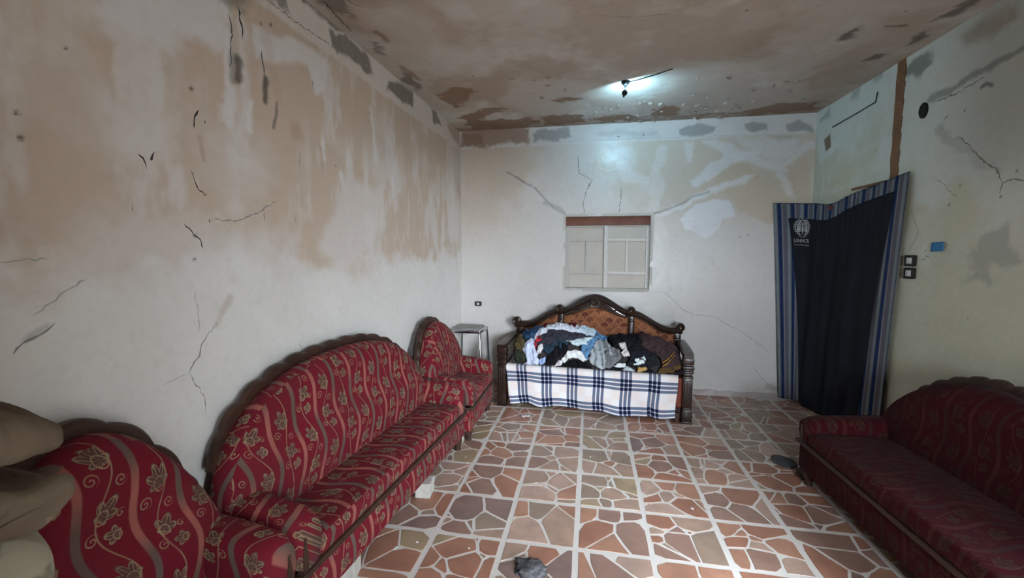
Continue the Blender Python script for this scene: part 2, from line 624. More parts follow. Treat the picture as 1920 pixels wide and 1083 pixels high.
# ================================================================ walls with their damage
class Wall:
    def __init__(s, name, o, ua, va, nu, nv, mat, flip=False, res=0.008, fu=None, fv=None):
        s.o, s.ua, s.va = np.array(o, float), np.array(ua, float), np.array(va, float)
        s.n = np.cross(s.ua, s.va)
        s.n /= np.linalg.norm(s.n)
        if flip: s.n = -s.n
        s.name, s.mat = name, mat
        def axis(n, f):
            a, b = f or (0, n)
            parts = []
            if a > 0.05: parts.append(np.linspace(0, a, max(2, int(a / .05)))[:-1])
            parts.append(np.linspace(a, b, max(2, int((b - a) / res))))
            if n - b > 0.05: parts.append(np.linspace(b, n, max(2, int((n - b) / .05)))[1:])
            return np.concatenate(parts)
        U, V = axis(nu, fu), axis(nv, fv)
        s.U, s.V = np.meshgrid(U, V, indexing='ij')
        s.u1, s.v1 = U, V
        s.mk = {c: np.zeros_like(s.U) for c in ('dark', 'white', 'tan', 'grey', 'brown')}
        sd = sum(map(ord, name))
        s.wx = (fbm(s.U * 7, s.V * 7, sd, 5, 0.6) - .5)
        s.wy = (fbm(s.U * 7 + 50, s.V * 7, sd + 9, 5, 0.6) - .5)
        s.rag = fbm(s.U * 22, s.V * 22, sd + 3, 3, 0.6)
        s.fn = fbm(s.U * 3, s.V * 3, sd + 31, 5, 0.55)
        s.holes = []
        s.cracks = []

    def to_uv(s, p):
        d = ray(*p)
        t = ((s.o - CAMP) @ s.n) / (d @ s.n)
        q = CAMP + d * t - s.o
        return np.array([q @ s.ua, q @ s.va])

    def _sub(s, pts, m):
        a = np.min(pts, 0) - m
        b = np.max(pts, 0) + m
        i0, i1 = np.searchsorted(s.u1, [a[0], b[0]])
        j0, j1 = np.searchsorted(s.v1, [a[1], b[1]])
        return slice(max(i0, 0), i1), slice(max(j0, 0), j1)

    def put(s, ch, sl, val):
        s.mk[ch][sl] = np.maximum(s.mk[ch][sl], val)

    def stroke(s, ch, pix, w, k=1.0, warp=0.03, soft=0.6):
        if ch == 'dark': w *= .72
        pts = np.array([s.to_uv(p) for p in pix])
        if ch in ('dark', 'grey') and w < .0075 and len(pts) > 1:
            s.cracks.append((pts, w, k, ch))
            return
        sl = s._sub(pts, w * 3 + warp)
        U = s.U[sl] + s.wx[sl] * warp * 2
        V = s.V[sl] + s.wy[sl] * warp * 2
        if U.size == 0: return
        dmin = np.full(U.shape, 9.0)
        if len(pts) == 1: pts = np.array([pts[0], pts[0] + 1e-4])
        for a, b in zip(pts[:-1], pts[1:]):
            ab = b - a
            t = np.clip(((U - a[0]) * ab[0] + (V - a[1]) * ab[1]) / (ab @ ab), 0, 1)
            dmin = np.minimum(dmin, np.hypot(U - a[0] - t * ab[0], V - a[1] - t * ab[1]))
        ww = w * (0.35 + 1.3 * s.rag[sl])
        if ch == 'white':
            k = k * (.45 + .75 * s.fn[sl])
            s.put(ch, sl, k * (1 - sstep(ww * .2, ww * 2.0 + 0.004, dmin)))
        else:
            s.put(ch, sl, k * (1 - sstep(ww * (1 - soft) * .8, ww * (1 + soft) * .85 + 0.003, dmin)))

    def poly(s, ch, pix, k=1.0, warp=0.05, soft=0.02, holes=0.0):
        pts = np.array([s.to_uv(p) for p in pix])
        s.poly_uv(ch, pts, k, warp, soft, holes)

    def poly_uv(s, ch, pts, k=1.0, warp=0.05, soft=0.02, holes=0.0):
        if ch == 'grey' and holes == 0: warp, soft = warp * 1.9, soft * 1.3
        pts = np.array(pts, float)
        sl = s._sub(pts, warp + soft)
        U = s.U[sl] + s.wx[sl] * warp * 2
        V = s.V[sl] + s.wy[sl] * warp * 2
        if U.size == 0: return
        inside = np.zeros(U.shape, bool)
        dmin = np.full(U.shape, 9.0)
        n = len(pts)
        for i in range(n):
            a, b = pts[i], pts[(i + 1) % n]
            ab = b - a
            t = np.clip(((U - a[0]) * ab[0] + (V - a[1]) * ab[1]) / (ab @ ab + 1e-12), 0, 1)
            dmin = np.minimum(dmin, np.hypot(U - a[0] - t * ab[0], V - a[1] - t * ab[1]))
            c = ((a[1] > V) != (b[1] > V)) & (U < (b[0] - a[0]) * (V - a[1]) / (b[1] - a[1] + 1e-12) + a[0])
            inside ^= c
        sd = np.where(inside, dmin, -dmin)
        m = sstep(-soft, soft, sd)
        if holes > 0:
            m = m * sstep(holes - 0.12, holes + 0.12, s.rag[sl] * 0.5 + s.fn[sl] * 0.5 + 0.15)
        s.put(ch, sl, k * m)

    def spot(s, pix, r=0.012, k=1.0, ch='dark'):
        s.stroke(ch, [pix], r, k, 0.008, 0.5)

    def build(s, und=0.004):
        m = s.mk
        rel = (s.fn - .5) * und * 2 + m['white'] * 0.0012 - m['grey'] * 0.003 - m['brown'] * 0.003 - m['dark'] * 0.004 + (s.rag - .5) * 0.0015
        P = s.o + s.U[..., None] * s.ua + s.V[..., None] * s.va + rel[..., None] * s.n
        keep = np.ones((P.shape[0] - 1, P.shape[1] - 1), bool)
        for (a, b, c, d) in s.holes:
            # snap nearest grid lines to the opening
            i0, i1 = np.argmin(abs(s.u1 - a)), np.argmin(abs(s.u1 - b))
            j0, j1 = np.argmin(abs(s.v1 - c)), np.argmin(abs(s.v1 - d))
            keep[i0:i1, j0:j1] = False
            flat = lambda ii, jj, uu, vv: P.__setitem__((ii, jj), s.o + np.asarray(uu)[..., None] * s.ua + np.asarray(vv)[..., None] * s.va)
            J = np.arange(j0, j1 + 1)
            I = np.arange(i0, i1 + 1)
            vv = np.clip(s.v1[J], c, d); vv[0], vv[-1] = c, d
            uu = np.clip(s.u1[I], a, b); uu[0], uu[-1] = a, b
            flat(i0, J, np.full(len(J), a), vv)
            flat(i1, J, np.full(len(J), b), vv)
            flat(I, j0, uu, np.full(len(I), c))
            flat(I, j1, uu, np.full(len(I), d))
        me = grid_mesh(s.name, P, keep=keep)
        if me.polygons[0].normal.dot(Vector(s.n)) < 0:
            me.flip_normals()
        z = np.zeros_like(s.U)
        for an, ch in (('marks', ('dark', 'white', 'tan')), ('marks2', ('grey', 'brown', None))):
            at = me.attributes.new(an, 'FLOAT_COLOR', 'POINT')
            arr = np.stack([m[ch[0]], m[ch[1]], m[ch[2]] if ch[2] else z, z + 1], -1).reshape(-1, 4)
            at.data.foreach_set('color', arr.astype(np.float32).ravel())
        o = link(s.name, me, s.mat)
        o['kind'] = 'structure'
        s.obj = o
        r = random.Random(len(s.cracks) + 5)
        base = s.mat.node_tree.nodes['Principled BSDF'].inputs['Base Color'].default_value
        for (pts, w, k, ch) in s.cracks:
            # jittered centre line
            line = []
            for a, b in zip(pts[:-1], pts[1:]):
                L = np.hypot(*(b - a))
                n = max(2, int(L / .014))
                nv = np.array([-(b - a)[1], (b - a)[0]]) / (L + 1e-9)
                for i in range(n):
                    t = i / n
                    line.append(a + (b - a) * t + nv * r.uniform(-1, 1) * min(.006, L * .08) * (1 if i else 0))
            line.append(pts[-1])
            line = np.array(line)
            N = len(line)
            V = []
            for i in range(N):
                d = line[min(i + 1, N - 1)] - line[max(i - 1, 0)]
                d /= np.hypot(*d) + 1e-9
                q = np.array([-d[1], d[0]])
                tp = min(1.0, min(i, N - 1 - i) / (N * .12 + 1e-6) + .15)
                ww = w * .62 * tp * r.uniform(.35, 1.25)
                for sg in (-1, 1):
                    p = line[i] + q * sg * ww
                    ii = int(np.clip(np.searchsorted(s.u1, p[0]), 1, len(s.u1) - 1))
                    jj = int(np.clip(np.searchsorted(s.v1, p[1]), 1, len(s.v1) - 1))
                    h = max(rel[ii, jj], rel[ii - 1, jj], rel[ii, jj - 1], rel[ii - 1, jj - 1]) + .0006
                    V.append(s.o + p[0] * s.ua + p[1] * s.va + s.n * h)
            Fq = [(2 * i, 2 * i + 1, 2 * i + 3, 2 * i + 2) for i in range(N - 1)]
            link('crack', mesh('crack', V, Fq), crack_mat(ch, k, s.mat), o, smooth=False)
        return o


def build_left_wall():
    dirv = np.array([XL_FAR - XL_NEAR, D, 0.0])
    L = np.linalg.norm(dirv)
    dirv /= L
    o = np.array([XL_NEAR, 0, 0]) + dirv * (YR - .05)
    w = Wall('wall_left', o, dirv, (0, 0, 1), L - YR + .08, ZC + .03, MAT_WALL_L, fu=(.6 - YR, L - YR + .08))
    z, y = w.V, w.U
    # old tan distemper showing on the upper wall, whitewash below about 1.5 m
    ragged = (w.wx + w.wy) * 0.55 + (fbm(w.U * 1.7, w.V * 1.2, 5, 4) - .5) * 1.1
    up = sstep(1.42, 1.62, z + ragged * 0.30)
    blot = fbm(w.U * 1.3 + 4, w.V * 2.2, 77, 5, 0.6)
    streak = fbm(w.U * 7.0, w.V * 0.9, 15, 4, 0.55)
    w.mk['tan'] = np.clip(up * (0.58 + 0.5 * (streak - .5)) + up * sstep(0.36, 0.60, blot * 0.62 + streak * 0.38 + 0.03) * 0.55, 0, 1)
    w.mk['white'] = np.clip(up * sstep(0.50, 0.68, fbm(w.U * 4.6, w.V * 1.6, 121, 5, 0.66)) * 0.50, 0, 1)
    P, S, T = w.poly, w.stroke, w.spot
    P('tan', [(-400, 60), (160, 70), (420, 130), (430, 260), (330, 330), (250, 420), (0, 430), (-400, 480)], 0.85, 0.30, 0.16, 0.30)
    P('white', [(160, -60), (430, -60), (430, 90), (330, 85), (190, 45)], 0.75, 0.08, 0.05, 0.2)
    P('white', [(475, 45), (560, 80), (612, 105), (612, 165), (590, 178), (575, 120), (480, 110)], 0.75, 0.03, 0.02)
    P('white', [(190, 180), (340, 215), (330, 300), (260, 330), (190, 300)], 0.5, 0.1, 0.08)
    P('white', [(110, 430), (330, 400), (560, 440), (560, 530), (250, 532), (120, 530)], 0.45, 0.10, 0.08, 0.25)
    P('white', [(380, 240), (480, 240), (520, 330), (430, 420), (390, 330)], 0.3, 0.12, 0.10, .2)
    P('white', [(650, 330), (720, 350), (700, 470), (640, 510), (600, 460)], 0.5, 0.06, 0.05)
    P('tan', [(620, 90), (700, 160), (790, 240), (790, 330), (700, 300), (640, 200)], 0.7, 0.06, 0.06)
    P('tan', [(440, 100), (470, 100), (520, 200), (500, 290), (430, 250)], 0.8, 0.04, 0.04)
    for a, b, wd in (((697, 205), (706, 300), .022), ((425, 60), (428, 160), .02), ((432, 170), (428, 225), .03), ((605, 265), (608, 300), .012), ((735, 330), (738, 370), .015), ((640, 330), (648, 360), .02), ((470, 190), (466, 240), .014)):
        S('white', [a, b], wd, 0.85, 0.02)
    # mould and cracks
    S('dark', [(428, 22), (434, 60), (432, 130)], .009, 0.75, .02)
    S('dark', [(446, 10), (452, 45), (455, 75)], .010, 0.85, .02)
    S('dark', [(450, 112), (449, 148)], .030, 0.72, .03)
    S('dark', [(490, 95), (498, 150)], .010, 0.6, .02)
    S('dark', [(499, 150), (499, 188)], .024, 0.82, .02)
    S('grey', [(440, 110), (440, 150)], .03, 0.6, .03)
    S('dark', [(372, 205), (365, 218), (364, 242)], .0085, 1.0, .01)
    S('dark', [(384, 225), (384, 232)], .008, 0.8, .01)
    S('brown', [(375, 255), (382, 297)], .010, 0.6, .01)
    S('dark', [(258, 288), (268, 296), (274, 318)], .006, 0.9, .01)
    S('dark', [(290, 284), (284, 297), (283, 301)], .010, 1.0, .01)
    S('dark', [(357, 318), (366, 342), (372, 356), (383, 362)], .0055, 0.95, .01)
    S('dark', [(344, 418), (362, 440), (374, 448), (381, 466)], .0055, 0.9, .01)
    S('dark', [(520, 195), (520, 216), (514, 240)], .014, 0.6, .02)
    S('dark', [(392, 410), (392, 418)], .006, 0.7, .01)
    S('dark', [(390, 412), (450, 412), (458, 410), (490, 395), (524, 374)], .0065, 0.42, .02)
    S('dark', [(458, 409), (466, 406)], .008, 0.8, .01)
    S('dark', [(492, 380), (497, 415)], .005, 0.6, .01)
    S('dark', [(552, 400), (556, 425)], .004, 0.5, .01)
    S('dark', [(248, 375), (250, 400)], .004, 0.5, .01)
    S('dark', [(563, 285), (557, 345)], .006, 0.4, .01)
    S('brown', [(602, 280), (606, 315)], .010, 0.55, .01)
    P('brown', [(545, 234), (560, 232), (569, 255), (566, 264), (548, 262)], 0.55, .02)
    S('brown', [(497, 60), (525, 190)], .03, 0.22, .04)
    S('dark', [(585, 150), (587, 170)], .010, 0.55, .015)
    for q, r in (((40, 258), .010), ((124, 90), .008), ((359, 164), .010), ((364, 487), .008), ((365, 442), .011), ((31, 212), .008), ((555, 470), .006), ((630, 312), .006), ((693, 212), .006), ((490, 45), .008), ((507, 45), .010), ((383, 365), .009)):
        T(q, r, 0.85)
    # lower cracks
    S('brown', [(432, 558), (418, 585), (407, 605)], .018, 0.35, .02)
    S('dark', [(408, 603), (388, 630), (378, 645), (374, 668), (358, 690), (352, 702)], .0055, 0.55, .01)
    S('dark', [(352, 702), (326, 712), (306, 722)], .004, 0.4, .01)
    S('dark', [(354, 700), (372, 725), (384, 750), (386, 775)], .0045, 0.45, .01)
    S('dark', [(365, 545), (371, 580), (374, 622)], .0035, 0.3, .01)
    S('dark', [(24, 664), (42, 644), (62, 634), (104, 604)], .009, 0.5, .02)
    S('dark', [(48, 640), (95, 612)], .012, 0.3, .02)
    S('dark', [(0, 492), (40, 488), (90, 486)], .005, 0.4, .02)
    S('dark', [(60, 592), (110, 555), (165, 520)], .006, 0.33, .02)
    S('dark', [(560, 640), (570, 660)], .004, 0.4, .01)
    S('dark', [(855, 470), (856, 512)], .006, 0.9, .006)
    S('dark', [(860, 200), (861, 460)], .006, 0.35, .02)
    # frieze band under the ceiling with patches of bare cement
    fr = sstep(2.79, 2.83, z + w.wx * 0.05)
    w.mk['white'] = np.maximum(w.mk['white'] * (1 - fr), fr * 0.15)
    w.mk['tan'] = np.maximum(w.mk['tan'] * (1 - fr), fr * 0.45)
    P('grey', [(616, 55), (640, 62), (690, 110), (703, 142), (690, 140), (655, 110), (622, 88)], 0.95, .03, .012)
    P('grey', [(728, 152), (745, 155), (774, 178), (776, 200), (760, 195), (726, 168)], 0.95, .03, .012)
    P('grey', [(808, 205), (818, 207), (828, 235), (812, 230)], 0.9, .02, .012)
    P('grey', [(560, -10), (600, 0), (640, 40), (650, 60), (620, 50), (575, 15)], 0.9, .03, .012)
    P('grey', [(500, -30), (530, -20), (545, 22), (520, 15)], 0.8, .03, .012)
    P('grey', [(400, -60), (470, -50), (500, 0), (460, 15), (420, 0)], 0.7, .06, .03)
    P('brown', [(838, 235), (862, 225), (864, 272), (850, 262)], 0.7, .02, .015)
    S('dark', [(500, 0), (520, 15), (548, 36), (575, 55), (620, 84)], .006, 0.75, .012)
    S('dark', [(572, 0), (600, 22), (632, 47), (650, 68)], .008, 0.8, .012)  # dark line drawn along the wall and ceiling corner
    w.build()
    return w


def build_back_wall():
    w = Wall('wall_back', (XL_FAR - .03, D, 0), (1, 0, 0), (0, 0, 1), XR - XL_FAR + .06, ZC + .03, MAT_WALL_B, flip=False)
    P, S, T = w.poly, w.stroke, w.spot
    z = w.V
    n1 = fbm(w.U * 1.5, w.V * 1.5, 8, 5, 0.55)
    w.mk['tan'] = np.clip(sstep(1.5, 2.3, z) * sstep(0.38, 0.66, n1) * 0.55, 0, 1)
    P('tan', [(862, 270), (960, 275), (960, 330), (930, 420), (862, 430)], 0.5, 0.06, 0.12)
    P('tan', [(1330, 300), (1390, 300), (1430, 330), (1500, 330), (1500, 400), (1440, 420), (1385, 400), (1375, 372), (1340, 360)], 0.75, 0.05, 0.03)
    P('tan', [(1465, 300), (1480, 285), (1520, 290), (1524, 400), (1480, 370)], 0.7, 0.04, 0.03)
    P('tan', [(1290, 262), (1330, 265), (1345, 285), (1300, 300)], 0.6, 0.04, 0.03)
    P('tan', [(1110, 275), (1240, 270), (1260, 330), (1210, 345), (1110, 330)], 0.35, 0.05, 0.06)
    P('white', [(1275, 410), (1300, 388), (1340, 372), (1370, 376), (1380, 404), (1355, 412), (1348, 428), (1325, 448), (1305, 438), (1282, 428)], 0.95, 0.03, 0.012)
    P('white', [(1380, 262), (1440, 258), (1500, 262), (1500, 290), (1450, 300), (1420, 290)], 0.6, 0.06, 0.04, 0.2)
    for pg, k in (([(1292, 342), (1326, 308), (1378, 286), (1432, 281), (1424, 293), (1380, 306), (1340, 326), (1306, 350)], .8), ([(1224, 404), (1268, 382), (1330, 354), (1414, 327), (1402, 340), (1350, 360), (1300, 381), (1240, 404)], .8),
                  ([(1318, 260), (1340, 260), (1400, 285), (1470, 312), (1480, 325), (1440, 318), (1360, 292)], .65), ([(1420, 256), (1440, 256), (1462, 300), (1490, 372), (1476, 372), (1445, 310)], .5), ([(1526, 260), (1526, 275), (1490, 300), (1455, 326), (1450, 316), (1485, 288)], .6),
                  ([(1286, 262), (1304, 262), (1296, 300), (1284, 305)], .6), ([(1240, 272), (1256, 275), (1238, 320), (1250, 345), (1228, 395), (1212, 398), (1222, 345), (1218, 325)], .4), ([(1150, 280), (1180, 275), (1182, 320), (1220, 328), (1215, 345), (1165, 340)], .4)):
        P('white', pg, k, .05, .022)
    # cracks
    S('grey', [(950, 322), (985, 343), (1000, 350), (1022, 374), (1040, 392), (1060, 402)], .011, .75, .015)
    S('grey', [(1020, 380), (1052, 392), (1058, 400)], .016, .55, .02)
    S('dark', [(962, 328), (985, 343)], .006, .6, .01)
    S('grey', [(1224, 400), (1262, 388), (1300, 368), (1330, 360)], .011, .6, .015)
    S('dark', [(1224, 400), (1236, 397)], .006, .7, .01)
    for pts in ([(1083, 290), (1086, 325), (1104, 334), (1113, 338)], [(1108, 340), (1098, 362), (1093, 382), (1096, 403)], [(1166, 348), (1163, 380), (1160, 400)], [(1110, 338), (1105, 350)]):
        S('grey', pts, .005, .6, .012)
    S('dark', [(1222, 545), (1245, 548), (1262, 562), (1280, 580), (1305, 590), (1340, 593), (1362, 608), (1385, 618), (1410, 636), (1445, 660)], .0045, .45, .012)
    S('dark', [(1250, 552), (1262, 535)], .003, .35, .01)
    S('dark', [(1412, 688), (1432, 712), (1456, 738)], .006, .45, .012)
    S('grey', [(1440, 725), (1470, 735)], .03, .5, .03)
    S('dark', [(1275, 385), (1290, 374)], .003, .4, .01)
    S('dark', [(1484, 322), (1494, 365)], .003, .35, .01)
    S('dark', [(864, 255), (865, 520)], .004, .4, .012)
    for q, r in (((1388, 443), .007), ((1403, 440), .007), ((1160, 256), .010), ((1207, 252), .010), ((1300, 515), .004)):
        T(q, r, 0.85)
    # frieze band
    fr = sstep(2.80, 2.825, z + w.wx * 0.02)
    for ch in ('tan', 'white'):
        w.mk[ch] *= (1 - fr * 0.9)
    w.mk['white'] = np.maximum(w.mk['white'], fr * 0.35)
    S('dark', [(980, 268), (1060, 265), (1200, 260), (1330, 255), (1500, 250)], .003, .35, .01)
    P('brown', [(862, 240), (985, 232), (990, 262), (950, 270), (862, 274)], 0.8, .10, .03, .2)
    P('grey', [(998, 250), (1012, 245), (1066, 242), (1070, 254), (1040, 262), (1000, 262)], 0.85, .03, .012)
    P('grey', [(868, 250), (905, 252), (905, 268), (870, 270)], 0.9, .02, .012)
    P('grey', [(1274, 243), (1290, 236), (1320, 232), (1340, 238), (1336, 250), (1300, 254), (1276, 252)], 0.85, .03, .012, 0.25)
    P('grey', [(1392, 232), (1415, 226), (1438, 230), (1438, 242), (1410, 248), (1394, 242)], 0.9, .02, .012)
    P('grey', [(1474, 230), (1498, 224), (1522, 228), (1522, 243), (1498, 243), (1478, 241)], 0.85, .03, .012)
    P('grey', [(1120, 248), (1230, 243), (1235, 256), (1125, 260)], 0.35, .04, .03)
    P('grey', [(1450, 252), (1485, 250), (1490, 262), (1460, 266)], 0.35, .03, .02)
    w.holes = [WIN_UV]
    w.build(0.003)
    return w


def build_right_wall():
    # u runs towards the camera
    w = Wall('wall_right', (XR, D + .03, 0), (0, -1, 0), (0, 0, 1), D - YR + .08, ZC + .03, MAT_WALL_R, flip=False, fu=(0, 3.0))
    P, S, T = w.poly, w.stroke, w.spot
    z, u = w.V, w.U
    n1 = fbm(u * 1.1, z * 1.1, 41, 5, 0.6)
    w.mk['white'] = np.clip(sstep(1.3, 2.0, z) * sstep(0.36, 0.56, n1) * 0.85, 0, 1)
    w.mk['tan'] = np.clip(sstep(0.5, 0.7, fbm(u * 1.6, z * 1.6, 43, 4)) * 0.35, 0, 1)
    # grey increasing high up and towards the camera
    w.mk['grey'] = np.clip(sstep(1.75, 2.5, z + (n1 - .5) * 1.2) * sstep(1.5, 2.1, u) * 0.45, 0, 1)
    fr = sstep(2.80, 2.825, z + w.wx * 0.02)
    w.mk['white'] = np.maximum(w.mk['white'], fr * 0.5 * (u < 1.2))
    P('white', [(1532, 250), (1560, 260), (1580, 262), (1560, 290), (1535, 310)], 0.85, .03, .015)
    for pts, wd, k in (([(1540, 290), (1545, 340), (1540, 370)], .02, .7), ([(1600, 262), (1608, 300)], .014, .8), ([(1610, 290), (1640, 270), (1675, 255)], .018, .6), ([(1590, 225), (1650, 205), (1672, 190)], .02, .5), ([(1530, 365), (1590, 350), (1650, 338)], .02, .6),
                       ([(1695, 180), (1730, 160), (1750, 130)], .06, .7), ([(1690, 220), (1720, 190), (1760, 205)], .04, .6), ([(1700, 250), (1750, 240), (1770, 290)], .04, .45), ([(1790, 140), (1840, 100), (1830, 130)], .06, .5)):
        S('white', pts, wd, k, 0.04)
    for q, r in (((1545, 222), .05), ((1600, 180), .045), ((1648, 150), .05)):
        S('grey', [q, (q[0] + 6, q[1] - 6)], r, .55, .06)
    P('grey', [(1702, 122), (1718, 104), (1752, 96), (1762, 110), (1745, 132), (1718, 148), (1704, 140)], 0.9, .05, .02)
    P('grey', [(1818, 508), (1812, 485), (1836, 442), (1884, 420), (1890, 462), (1912, 488), (1900, 494), (1852, 487), (1846, 512), (1848, 528), (1806, 526)], 0.42, .04, .015)
    S('dark', [(1742, 188), (1780, 168), (1850, 130), (1920, 88), (1990, 48)], .032, .50, .03)
    S('dark', [(1752, 192), (1800, 172), (1850, 140)], .008, .5, .02)
    P('brown', [(1800, 65), (1840, 30), (1900, 10), (1900, 40), (1850, 70), (1810, 85)], 0.5, .06, .04)
    P('brown', [(1545, 262), (1556, 250), (1558, 275), (1548, 284)], 0.9, .008, .006)
    S('dark', [(1795, 255), (1815, 270), (1840, 298), (1870, 318), (1880, 340)], .010, .42, .03)
    S('grey', [(1765, 240), (1790, 262), (1830, 300), (1862, 312)], .045, .45, .06)
    S('dark', [(1755, 335), (1770, 345), (1780, 358), (1795, 368)], .005, .45, .02)
    S('dark', [(1876, 366), (1880, 342), (1905, 336), (1935, 342)], .007, .55, .02)
    S('dark', [(1770, 225), (1778, 215)], .010, .75, .01)
    S('dark', [(1840, 165), (1850, 158), (1860, 160)], .014, .7, .02)
    S('brown', [(1708, 395), (1721, 432), (1718, 445), (1704, 470)], .005, .40, .01)
    S('white', [(1733, 462), (1734, 492)], .038, .7, .01, .2)
    S('dark', [(1727, 489), (1736, 485)], .006, .9, .006)
    for q, r in (((1735, 470), .006), ((1736, 480), .006), ((1740, 481), .005), ((1799, 348), .008), ((1780, 383), .009), ((1877, 367), .008), ((1905, 321), .008), ((1809, 207), .008), ((1815, 597), .004)):
        T(q, r, 0.8)
    w.holes = [DOOR_UV, (D + .03 - OPEN[1], D + .03 - OPEN[0], 0.0, OPEN[2])]
    w.build(0.005)
    return w


def build_ceiling():
    w = Wall('ceiling', (XL_NEAR - .03, YR - .05, ZC), (1, 0, 0), (0, 1, 0), XR - XL_NEAR + .06, D - YR + .08, MAT_CEIL, flip=True, fv=(1.9 - YR, D - YR + .08))
    P, S, T = w.poly, w.stroke, w.spot
    x, y = w.U, w.V + YR - .05
    n1 = fbm(w.U * 1.6, w.V * 1.6, 21, 5, 0.6)
    n2 = fbm(w.U * 4.5, w.V * 4.5, 23, 4, 0.6)
    w.mk['white'] = np.clip(sstep(0.46, 0.62, n1) * 0.45 + sstep(.5, .68, n2) * .25 + sstep(3.7, 4.4, y + (n1 - .5)) * 0.35 * sstep(.35, .6, n2), 0, 1)
    w.mk['tan'] = np.clip(sstep(0.45, 0.6, fbm(w.U * 2.1, w.V * 2.1, 27, 4)) * 0.55, 0, 1)
    P('white', [(655, 10), (760, 0), (820, 60), (880, 110), (860, 140), (780, 110), (700, 50)], 0.5, .12, .1, .2)
    P('white', [(960, 150), (1080, 150), (1160, 160), (1260, 120), (1420, 110), (1530, 170), (1500, 205), (1180, 222), (1000, 215), (940, 190)], 0.55, .12, .08, .18)
    # bare brown strip beside the back wall and peeled islands
    edge = sstep(D - 0.17, D - 0.10, y + w.wx * 0.22 + (n2 - .5) * 0.25)
    w.mk['brown'] = np.maximum(w.mk['brown'], edge * 0.6 * sstep(.3, .6, n2))
    for pts in ([(828, 176), (862, 164), (886, 172), (880, 190), (862, 200), (838, 196)], [(868, 222), (905, 205), (942, 199), (942, 206), (912, 218), (890, 232), (872, 232)], [(1014, 222), (1060, 214), (1100, 218), (1096, 230), (1020, 234)],
                [(1042, 190), (1070, 182), (1090, 184), (1060, 194)], [(1110, 220), (1180, 216), (1190, 226), (1120, 232)], [(1228, 206), (1260, 198), (1285, 202), (1280, 214), (1230, 218)], [(945, 145), (958, 146), (962, 152), (950, 152)], [(880, 225), (985, 222), (1010, 232), (990, 245), (880, 250)], [(1400, 205), (1530, 190), (1535, 205), (1400, 218)]):
        P('brown', pts, 0.80, .13, .02, .30)
    for pts in ([(1568, 76), (1586, 60), (1606, 54), (1600, 66), (1580, 75)], [(1622, 112), (1650, 98), (1672, 98), (1650, 110)], [(1708, 74), (1740, 58), (1745, 66), (1720, 80)], [(1755, 38), (1800, 5), (1850, -15), (1840, 5), (1790, 30)], [(1655, 48), (1700, 46), (1700, 50), (1658, 51)]):
        P('grey', pts, 0.85, .05, .02)
        P('dark', pts, 0.35, .05, .02)
    # ceiling edge above the left wall
    lx = w.U - 0.06 - 0.03
    led = 1 - sstep(0.05, 0.22, lx - (w.V / D) * 0.08 + w.wx * 0.25)
    w.mk['tan'] = np.maximum(w.mk['tan'], led * 0.6)
    for pts in ([(690, 75), (706, 82), (728, 104), (715, 100)], [(752, 132), (772, 142), (798, 166), (782, 168), (764, 155)], [(600, 0), (640, -5), (668, 35), (640, 25)], [(640, -30), (670, 10), (655, 0)]):
        P('grey', pts, 0.85, .04, .015)
    S('brown', [(705, 60), (722, 76)], .02, .7, .03)
    S('brown', [(750, 125), (790, 150)], .02, .6, .03)
    S('dark', [(600, -5), (640, 40), (660, 60)], .010, .6, .03)
    S('dark', [(1120, 28), (1170, 33), (1260, 25)], .006, .3, .04)
    for q in ((888, 142), (1698, 22), (1400, 20), (955, 150)):
        T(q, .011, .85)
    S('dark', [(1190, 152), (1225, 142), (1262, 130)], .006, .6, .01)
    w.build(0.006)
    return w


# ---------------------------------------------------------------- window opening and door opening
WX0, WX1, WZ0, WZ1 = -0.290, 0.650, 1.174, 2.002
WIN_UV = (WX0 - XL_FAR + .03, WX1 - XL_FAR + .03, WZ0, WZ1)
DY0, DY1, DZ = 3.84, 4.80, 1.94
DOOR_UV = (D + .03 - DY1, D + .03 - DY0, 0.0, DZ)

wl = build_left_wall()
wbk = build_back_wall()
wr = build_right_wall()
wc = build_ceiling()


def structure(o):
    o['kind'] = 'structure'
    return o


